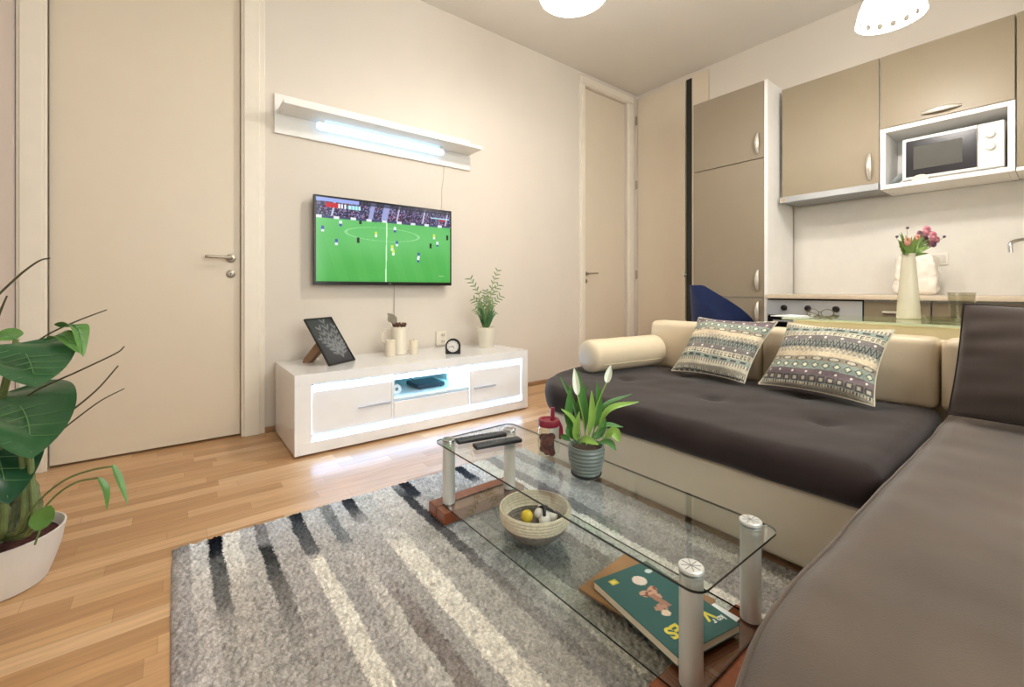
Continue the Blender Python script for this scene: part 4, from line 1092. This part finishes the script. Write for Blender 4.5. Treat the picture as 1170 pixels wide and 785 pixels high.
obj('front_strip', B(1.667, 2.29, 3.872, 3.889, 1.598, 1.646, bev=.003), STEEL, hd_, False)
obj('label_plate', B(1.675, 1.71, 3.8705, 3.8718, 1.614, 1.63), mat('label_tan', 'b59a6a', .5), hd_, False)
nb_ = empty('microwave_shelf', (2.6, 4.1, 1.6), 'white open box shelf around the microwave below a wall cabinet', 'shelf')
bm = NB(); x0, x1, z0, z1, yf = 2.295, 2.915, 1.60, 2.02, 3.905
box(bm, x0, x0+.03, yf, KY-.002, z0, z1, bev=.001); box(bm, x1-.03, x1, yf, KY-.002, z0, z1, bev=.001); box(bm, x0+.0305, x1-.0305, yf, KY-.002, z0, z0+.03, bev=.001); box(bm, x0+.0305, x1-.0305, yf, KY-.002, z1-.03, z1, bev=.001); box(bm, x0+.031, x1-.031, KY-.02, KY-.002, z0+.031, z1-.031)
obj('box', bm, WHITE, nb_, False)
obj('light_pelmet', B(x1+.003, 3.52, 3.905, 4.2, 1.598, 1.62, bev=.001), WHITE, nb_, False)
mw = empty('microwave_oven', (2.65, 4.08, 1.63), 'white microwave oven with black door and two dials in the open shelf', 'microwave')
mx0, mx1, mz0, mz1, my0 = 2.405, 2.872, 1.642, 1.925, 3.945
obj('body', B(mx0, mx1, my0, 4.2, mz0, mz1, bev=.004), mat('appliance_white', 'e8e6e0', .3), mw, False)
dr_ = obj('door', B(mx0+.003, mx0+.355, my0-.014, my0-.001, mz0+.003, mz1-.003, bev=.003), mat('appliance_white'), mw, False)
obj('door_glass', B(mx0+.022, mx0+.353, my0-.016, my0-.0142, mz0+.02, mz1-.022), mat('mw_black', '17151a', .25), dr_, False)
obj('window', B(mx0+.06, mx0+.29, my0-.0172, my0-.0162, mz0+.065, mz1-.065), mat('mw_window', '53514b', .5, spec=.2), dr_, False)
obj('control_panel', B(mx0+.357, mx1-.002, my0-.014, my0-.001, mz0+.003, mz1-.003, bev=.003), mat('appliance_white'), mw, False)
for z in (mz0+.205, mz0+.13):
    bm = solid(0, 0, [(.026, 0), (.026, .004), (.02, .006), (.018, .018), (0, .019)], 28); placed(bm, Matrix.Translation((mx0+.41, my0-.014, z)) @ Matrix.Rotation(PI/2, 4, 'X')); obj('dial', bm, mat('dial_white', 'dedbd4', .35), mw)
for x in (mx0+.04, mx1-.04):
    for y in (3.98, 4.17): obj('foot', solid(x, y, [(.012, 1.63), (.012, 1.643)], 12), BLACK, mw)
bm = NB(); lathe(bm, 2.50, 3.918+.0, [(.0, 1.668), (.02, 1.665), (.038, 1.655), (.042, 1.642), (.040, 1.6305), (0, 1.6305)], 28)
for v in bm.verts: v.co.y = 3.918+(v.co.y-3.918)*.25
tag(obj('bowl', bm, mat('pale_ceramic', 'eadfc9', .5)), 'pale upturned bowl in front of the microwave door', 'bowl')
bm = NB()
a = [bm.verts.new(p) for p in ((2.33, 3.93, 1.6305), (2.385, 3.93, 1.6305), (2.385, 4.10, 1.6305), (2.33, 4.10, 1.6305))]; bm.faces.new(a)
b = [bm.verts.new(p) for p in ((2.33, 3.935, 1.633), (2.395, 3.935, 1.70), (2.395, 4.1, 1.70), (2.33, 4.1, 1.633))]; bm.faces.new(b)
bmesh.ops.solidify(bm, geom=bm.faces[:], thickness=.002)
tag(obj('folded_card', bm, mat('white_paper'), None, False), 'folded white card at the left end of the microwave shelf', 'card')
# worktop and lower units
obj_w = obj('worktop', B(1.64, 3.9, 3.66, KY-.002, .832, .862, bev=.003), mat('worktop_beige', 'dccbb4', .4, nscale=30, namt=.05)); tag(obj_w, 'pale beige kitchen worktop along the back wall', 'worktop')
bs = NB(); box(bs, 1.64, 3.9, KY-.008, KY-.001, .863, 1.597)
tag(obj('splashback', bs, mat('splash_white', 'e2ded6', .35), None, False), 'plain off-white splashback panel above the worktop', 'splashback')
ov = empty('built_in_oven', (1.94, 3.95, 0), 'built-in steel oven with three black dials under the worktop', 'oven')
obj('body', B(1.643, 2.245, 3.72, 4.2, .1, .83), BLACKM, ov, False); obj('plinth', B(1.643, 2.245, 3.76, 3.78, 0, .1), TAUPE, ov, False)
obj('control_panel', B(1.645, 2.243, 3.698, 3.72, .705, .82, bev=.002), mat('pale_steel', 'd4d9dd', .35, metal=.6), ov, False)
obj('door', B(1.645, 2.243, 3.698, 3.72, .12, .695, bev=.002), mat('oven_glass', '141417', .1), ov, False)
for x in (1.763, 1.922, 2.095):
    bm = solid(0, 0, [(.022, 0), (.022, .004), (.017, .006), (.015, .022), (0, .023)], 24); placed(bm, Matrix.Translation((x, 3.698, .762)) @ Matrix.Rotation(PI/2, 4, 'X')); obj('dial', bm, BLACK, ov)
bm = NB(); tube(bm, [(1.70, 3.66, .66), (2.19, 3.66, .66)], .008, 12); 
for x in (1.72, 2.17): tube(bm, [(x, 3.66, .66), (x, 3.70, .66)], .006, 10)
obj('door_handle', bm, STEEL, ov)
for (x0, x1, lb) in ((2.25, 2.583, 'taupe-fronted base cabinet beside the oven'), (2.587, 3.19, 'taupe-fronted base cabinet behind the vase and the glass tumbler'), (3.194, 3.8, 'taupe-fronted base cabinet at the right end of the worktop')):
    c = empty('base_cabinet', ((x0+x1)/2, 3.95, 0), lb, 'cabinet', 'kitchen base cabinets')
    obj('body', B(x0, x1, 3.722, 4.2, .1, .83), WHITE, c, False); obj('plinth', B(x0, x1, 3.76, 3.78, 0, .1), TAUPE, c, False)
    d_ = obj('drawer', B(x0+.002, x1-.002, 3.70, 3.721, .665, .818, bev=.002), TAUPE, c, False); bm = B((x0+x1)/2-.065, (x0+x1)/2+.065, 3.682, 3.70, .742, .758, bev=.004); obj('handle', bm, mat('handle_satin'), d_, False)
    obj('door', B(x0+.002, x1-.002, 3.70, 3.721, .105, .66, bev=.002), TAUPE, c, False)
so = empty('wall_socket', (2.51, KY, 1.07), 'long white double wall socket on the splashback behind the vase', 'wall socket')
obj('plate', softbox(2.44, 2.592, KY-.02, KY-.0085, 1.072, 1.158, .004, .05, ks=3), mat('socket_white2', 'ebe6dc', .35), so)
for x in (2.478, 2.553):
    bm = softbox(x-.03, x+.03, KY-.0225, KY-.018, 1.086, 1.144, .002, .05, ks=2); obj('socket', bm, mat('socket_inner2', 'dcd6cb', .4), so)
fa = empty('kitchen_tap', (2.98, 4.15, .862), 'chrome kitchen tap against the splashback at the right edge', 'tap')
bm = NB(); tube(bm, smooth_path([(3.02, 4.13, .863), (3.02, 4.13, 1.12), (3.01, 4.10, 1.19), (2.96, 4.0, 1.2), (2.90, 3.93, 1.18), (2.895, 3.92, 1.12)], 8), .011, 14); obj('spout', bm, CHROME, fa)
bm = solid(3.02, 4.13, [(.026, .8625), (.026, .91), (.02, .93), (.012, .935)], 24); obj('base', bm, CHROME, fa)
bm = NB(); tube(bm, [(3.02, 4.13, .915), (3.07, 4.1, .95)], .006, 10); obj('lever', bm, CHROME, fa)
# crumpled bag on the worktop
def crump(p):
    n_ = noise.noise(p*14)*.022+noise.noise(p*34)*.01; d = V((p.x-2.46, (p.y-4.05), 0)); d = d.normalized() if d.length > 0 else V((0, 0, 0))
    k = 1-.35*max(0, (p.z-1.02)/.14)**2
    return (2.46+(p.x-2.46)*k+d.x*n_, 4.05+(p.y-4.05)*k+d.y*n_, p.z+(noise.noise(p*18)*.02 if p.z > .9 else 0))
tag(obj('crumpled_bag', softbox(2.35, 2.57, 3.99, 4.11, .864, 1.14, .03, .018, crump), mat('thin_white_plastic', 'eee7dc', .5, nscale=20, namt=.12)), 'crumpled white bag on the worktop behind the vase', 'bag')

# ------------------------------------------------------------------ dining table behind the sofa
GZ = .742
dt = empty('dining_table', (2.6, 3.0, 0), 'glass-topped cream dining table behind the sofa', 'table')
obj('glass_top', slab(2.10, 3.35, 2.72, 3.26, GZ-.01, GZ, .03, 1), [thin_glass('pale_glass', (240, 246, 234), ior=1.5), GEDGE2], dt, False)
bm = NB(); box(bm, 2.16, 3.3, 2.74, 3.24, GZ-.075, GZ-.0105, bev=.004); obj('frame', bm, mat('table_cream', 'e2d2a8', .4), dt, False)
for x in (2.19, 3.27):
    for y in (2.77, 3.21): obj('leg', B(x-.025, x+.025, y-.025, y+.025, 0, GZ-.076, bev=.003), mat('table_cream'), dt, False)
va_ = empty('vase', (2.58, 3.12, GZ), 'tall tapered cream vase on the glass dining table', 'vase')
prof = [(.046, GZ+.0005), (.050, GZ+.004)] + [(.050-.022*(k/20)**1.1+.0006*math.sin(k*2.2), GZ+.01+.33*k/20) for k in range(21)] + [(.030, GZ+.352), (.026, GZ+.353), (.024, GZ+.34), (.024, GZ+.25), (0, GZ+.25)]
obj('body', solid(2.58, 3.12, prof, 40), mat('vase_cream', 'dad2bd', .4), va_)
FP = mat('flower_pink', 'c9808e', .7); FM = mat('flower_mauve', '7c4a62', .7); FC = mat('flower_coral', 'd99a86', .7)
bq_ = empty('flower_bouquet', (2.58, 3.12, GZ+.26), 'bunch of pink and mauve flowers standing in the cream vase', 'flowers')
random.seed(21); top = V((2.58, 3.12, GZ+.34))
blooms = [(1036, 276, FC, .02), (1044, 279, FC, .022), (1050, 268, FM, .018), (1058, 264, FP, .024), (1065, 270, FP, .022), (1056, 274, FM, .02), (1062, 278, FP, .018), (1070, 274, FP, .014), (1047, 272, FC, .016), (1066, 279, FM, .014)]
for (u, v, m_, r) in blooms:
    c = pt(u, v, 2.33+random.uniform(-.03, .04)); bm = NB()
    for k in range(11):
        a = 2*PI*k/11; dr = V((math.cos(a)*.4, math.cos(a)*.6, math.sin(a))) ; q = c+dr*r
        q = c+(q-c)*1.25; leaf(bm, [c, c.lerp(q, .55)+V((.006, -.008, .0)), q], r*.9, (.2, -.9, .3), fold=.3, n=5, m=2)
    t = bmesh.new(); bmesh.ops.create_icosphere(t, subdivisions=2, radius=r*.35); bmesh.ops.translate(t, vec=c+V((.003, -.006, 0)), verts=t.verts); merge(bm, t)
    obj('bloom', bm, m_, bq_)
    bm = NB(); tube(bm, smooth_path([V((2.58, 3.12, GZ+.26)), top.lerp(c, .3), c]), .0016, 6); obj('stalk', bm, GREEN, bq_)
for (u, v) in ((1024, 272), (1036, 262), (1078, 272)):
    c = pt(u, v, 2.34); bm = NB(); tube(bm, smooth_path([V((2.58, 3.12, GZ+.26)), top.lerp(c, .35), c]), .001, 6); obj('stalk', bm, GREEN, bq_)
    bm = NB(); leaf(bm, [c, c+V((.004, .0, .008)), c+V((.006, .008, .014))], .014, (.2, -.9, .3), n=5, m=2); obj('bud', bm, mat('bud_dark', '4a4550', .7), bq_)
bm = NB()
for k in range(60):
    u, v = random.uniform(1026, 1066), random.uniform(264, 290); c = pt(u, v, 2.33+random.uniform(-.04, .04)); o = top+V((random.uniform(-.015, .015), random.uniform(-.015, .015), -.01))
    leaf(bm, [o, o.lerp(c, .5)+V((0, 0, .006)), c], .016, (.3, -.9, .2), fold=.3, n=5, m=2)
obj('foliage', bm, mat('bouquet_green', '7f9a52', .6, nscale=20, namt=.15), bq_)
gl = empty('glass_tumbler', (2.80, 2.93, GZ), 'clear glass tumbler on the dining table behind the dark cushion', 'glass')
def tumbler(x, y): 
    bm = NB(); lathe(bm, x, y, [(0, GZ+.001), (.032, GZ+.001), (.036, GZ+.02), (.05, GZ+.145), (.047, GZ+.145), (.034, GZ+.022), (0, GZ+.018)], 28)
    bmesh.ops.remove_doubles(bm, verts=bm.verts, dist=1e-5)
    return bm
obj('body', tumbler(2.80, 2.93), thin_glass('tumbler_glass', (238, 238, 232), ior=1.35), gl)
bm = NB(); lathe(bm, 2.72, 3.0, [(0, GZ+.001), (.05, GZ+.001), (.066, GZ+.028), (.063, GZ+.028), (.048, GZ+.005), (0, GZ+.005)], 32); bmesh.ops.remove_doubles(bm, verts=bm.verts, dist=1e-5)
tag(obj('glass_dish', bm, thin_glass('dish_glass', (240, 240, 234), ior=1.4)), 'shallow clear glass dish on the dining table right of the vase', 'dish')
eg = empty('eyeglasses', (2.27, 2.85, GZ), 'thin-rimmed eyeglasses lying folded on the left end of the glass dining table', 'eyeglasses')
for k, cx_ in ((0, 2.215), (1, 2.285)):
    bm = NB(); tube(bm, [(cx_+.03*math.cos(a), 2.87, GZ+.026+.022*math.sin(a)) for a in [2*PI*q/24 for q in range(25)]], .0022, 6, cap=False); obj('rim', bm, mat('horn_brown', '5d5138', .4), eg)
bm = NB(); tube(bm, smooth_path([(2.243, 2.87, GZ+.03), (2.25, 2.868, GZ+.034), (2.257, 2.87, GZ+.03)]), .002, 6); obj('bridge', bm, mat('horn_brown'), eg)
for s_, x in ((1, 2.183), (-1, 2.317)):
    bm = NB(); tube(bm, smooth_path([(x, 2.87, GZ+.034), (x+s_*.02, 2.93, GZ+.02), (x+s_*.05, 2.96, GZ+.005), (x+s_*.12, 2.965, GZ+.004)]), .0022, 6); obj('temple', bm, mat('horn_brown'), eg)
bm = NB(); pc = [(2.02, 2.80), (2.14, 2.77), (2.19, 2.95), (2.07, 2.98)]; prism([(x, y) for x, y in pc], GZ+.0005, GZ+.006, bm)
tag(obj('napkin', bm, mat('white_paper'), None, False), 'folded white napkin on the left end of the glass dining table', 'napkin')

# blue chair
ch = empty('blue_chair', (1.66, 3.12, 0), 'dark blue tub dining chair standing behind the cream sofa back', 'chair')
BLUE = mat('navy_fabric', '27386b', .75, sheen=.25, nscale=9, namt=.1)
cx0, cy0 = 1.60, 3.12; bm = NB(); ring = []
rows = []
nA, nZ = 40, 14
for j in range(nZ+1):
    row = []
    for i in range(nA+1):
        a = math.radians(60+240*i/nA)   # open towards +x
        f = abs(i/nA-.5)*2; topz = .935 - .26*max(0, (f-.22)/.78)**1.1; t = j/nZ; z = .43+(topz-.43)*t
        rad = .20+.035*t - .02*t*t; rx_ = rad*1.02 + (.03*t if math.cos(a) < 0 else 0)
        row.append(bm.verts.new((cx0+rx_*math.cos(a), cy0+rad*math.sin(a), z)))
    rows.append(row)
for a, b in zip(rows, rows[1:]):
    for i in range(nA): bm.faces.new((a[i], a[i+1], b[i+1], b[i]))
bmesh.ops.solidify(bm, geom=bm.faces[:], thickness=.028)
obj('backrest', bm, BLUE, ch)
obj('seat', solid(cx0, cy0, [(.0, .41), (.18, .41), (.2, .43), (.2, .46), (.17, .48), (0, .485)], 36), BLUE, ch)
for sx, sy in ((1, 1), (1, -1), (-1, 1), (-1, -1)):
    bm = NB(); tube(bm, [(cx0+sx*.11, cy0+sy*.11, .41), (cx0+sx*.19, cy0+sy*.19, 0)], [.016, .010], 12); obj('leg', bm, mat('beech', 'c9a678', .5), ch)

# ------------------------------------------------------------------ pendant lamps
def lamp_mat(name, es):
    m = bpy.data.materials.new(name); m.use_nodes = True; b = m.node_tree.nodes['Principled BSDF']
    b.inputs['Base Color'].default_value = (.85, .82, .76, 1); b.inputs['Roughness'].default_value = .35
    b.inputs['Emission Color'].default_value = (1, .95, .90, 1); b.inputs['Emission Strength'].default_value = es
    return m
DOT = mat('shade_dot', 'a5a49c', .5)
def shade_mat(name, es):
    m = lamp_mat(name, es); nt = m.node_tree; N = nt.nodes; Lk = nt.links
    def mth(op, a, b=None):
        n = N.new('ShaderNodeMath'); n.operation = op
        for i, q in enumerate((a, b)):
            if q is None: continue
            if isinstance(q, (int, float)): n.inputs[i].default_value = q
            else: Lk.new(q, n.inputs[i])
        return n.outputs[0]
    tc = N.new('ShaderNodeTexCoord'); sp = N.new('ShaderNodeSeparateXYZ'); Lk.new(tc.outputs['Object'], sp.inputs[0])
    a = mth('ARCTAN2', sp.outputs['Y'], sp.outputs['X']); fr = mth('FRACT', mth('MULTIPLY', mth('ADD', a, PI), 15/(2*PI)))
    u = mth('POWER', mth('ABSOLUTE', mth('DIVIDE', mth('SUBTRACT', fr, .5), .27)), 2)
    v = mth('POWER', mth('ABSOLUTE', mth('DIVIDE', mth('SUBTRACT', sp.outputs['Z'], .034), .017)), 2)
    h = mth('LESS_THAN', mth('ADD', u, v), 1)
    t = N.new('ShaderNodeBsdfTransparent'); mx = N.new('ShaderNodeMixShader'); Lk.new(h, mx.inputs[0])
    Lk.new(N['Principled BSDF'].outputs[0], mx.inputs[1]); Lk.new(t.outputs[0], mx.inputs[2]); Lk.new(mx.outputs[0], N['Material Output'].inputs['Surface'])
    return m
def pendant(x, y, zr, R_, label, dots=True):
    e = empty('pendant_lamp', (x, y, zr), label, 'lamp', 'pendant lamps')
    prof = []
    for k in range(17):
        t = k/16; prof.append((R_*(1-.10*t**.6-.66*t**1.9+.0*t) , zr+.24*t))
    bm = NB(); lathe(bm, x, y, prof+[(r-.004, z-.001) for r, z in reversed(prof)]+[prof[0]], 56)
    bmesh.ops.recalc_face_normals(bm, faces=bm.faces)
    s = obj('shade', bm, SHADE if dots else lamp_mat('plain_shade_glass', 15), e)
    obj('bulb', solid(x, y, [(0, zr+.06), (.02, zr+.063), (.034, zr+.085), (.032, zr+.11), (.016, zr+.14), (.013, zr+.16)], 24), BULB, e)
    obj('socket', solid(x, y, [(.02, zr+.155), (.024, zr+.2), (.05, zr+.235), (.05, zr+.25), (.01, zr+.27)], 24), WHITE, e)
    bm = NB(); tube(bm, [(x, y, zr+.26), (x, y, CH-.03)], .003, 8); obj('cord', bm, WHITE, e)
    obj('ceiling_rose', solid(x, y, [(.02, CH-.05), (.05, CH-.03), (.055, CH), ], 28), WHITE, e)
    ld = bpy.data.lights.new('lamp_light', 'POINT'); ld.energy = LAMP_W; ld.color = (1, .955, .90); ld.shadow_soft_size = .05
    lo_ = bpy.data.objects.new('lamp_light', ld); COL.objects.link(lo_); lo_.location = (x, y, zr-.005)
SHADE = shade_mat('lamp_shade_glass', 15.0); BULB = lamp_mat('bulb_glow', 12)
LAMP_W = 24
pendant(1.42, 1.75, 2.53, .185, 'glowing white glass pendant lamp nearer the television wall', False)
pendant(2.548, 2.9, 2.29, .142, 'glowing white glass pendant lamp in front of the kitchen wall cabinets')

# ------------------------------------------------------------------ light
ar = bpy.data.lights.new('window_fill', 'AREA'); ar.shape = 'RECTANGLE'; ar.size = 2.0; ar.size_y = 1.65; ar.energy = 78; ar.color = (1, .98, .97)  # added fill light, standing outside the added window
ao = bpy.data.objects.new('window_fill', ar); COL.objects.link(ao); ao.location = (RX+.3, (WY0+WY1)/2, (WZ0+WZ1)/2); ao.rotation_euler = (0, PI/2, 0)
wd = bpy.data.worlds.new('world'); scene.world = wd; wd.use_nodes = True
wd.node_tree.nodes['Background'].inputs[0].default_value = (.95, .93, .9, 1); wd.node_tree.nodes['Background'].inputs[1].default_value = 1.2
scene.view_settings.view_transform = 'Standard'; scene.view_settings.look = 'None'; scene.view_settings.gamma = 1; scene.view_settings.use_curve_mapping = False
scene.view_settings.exposure = 0.3
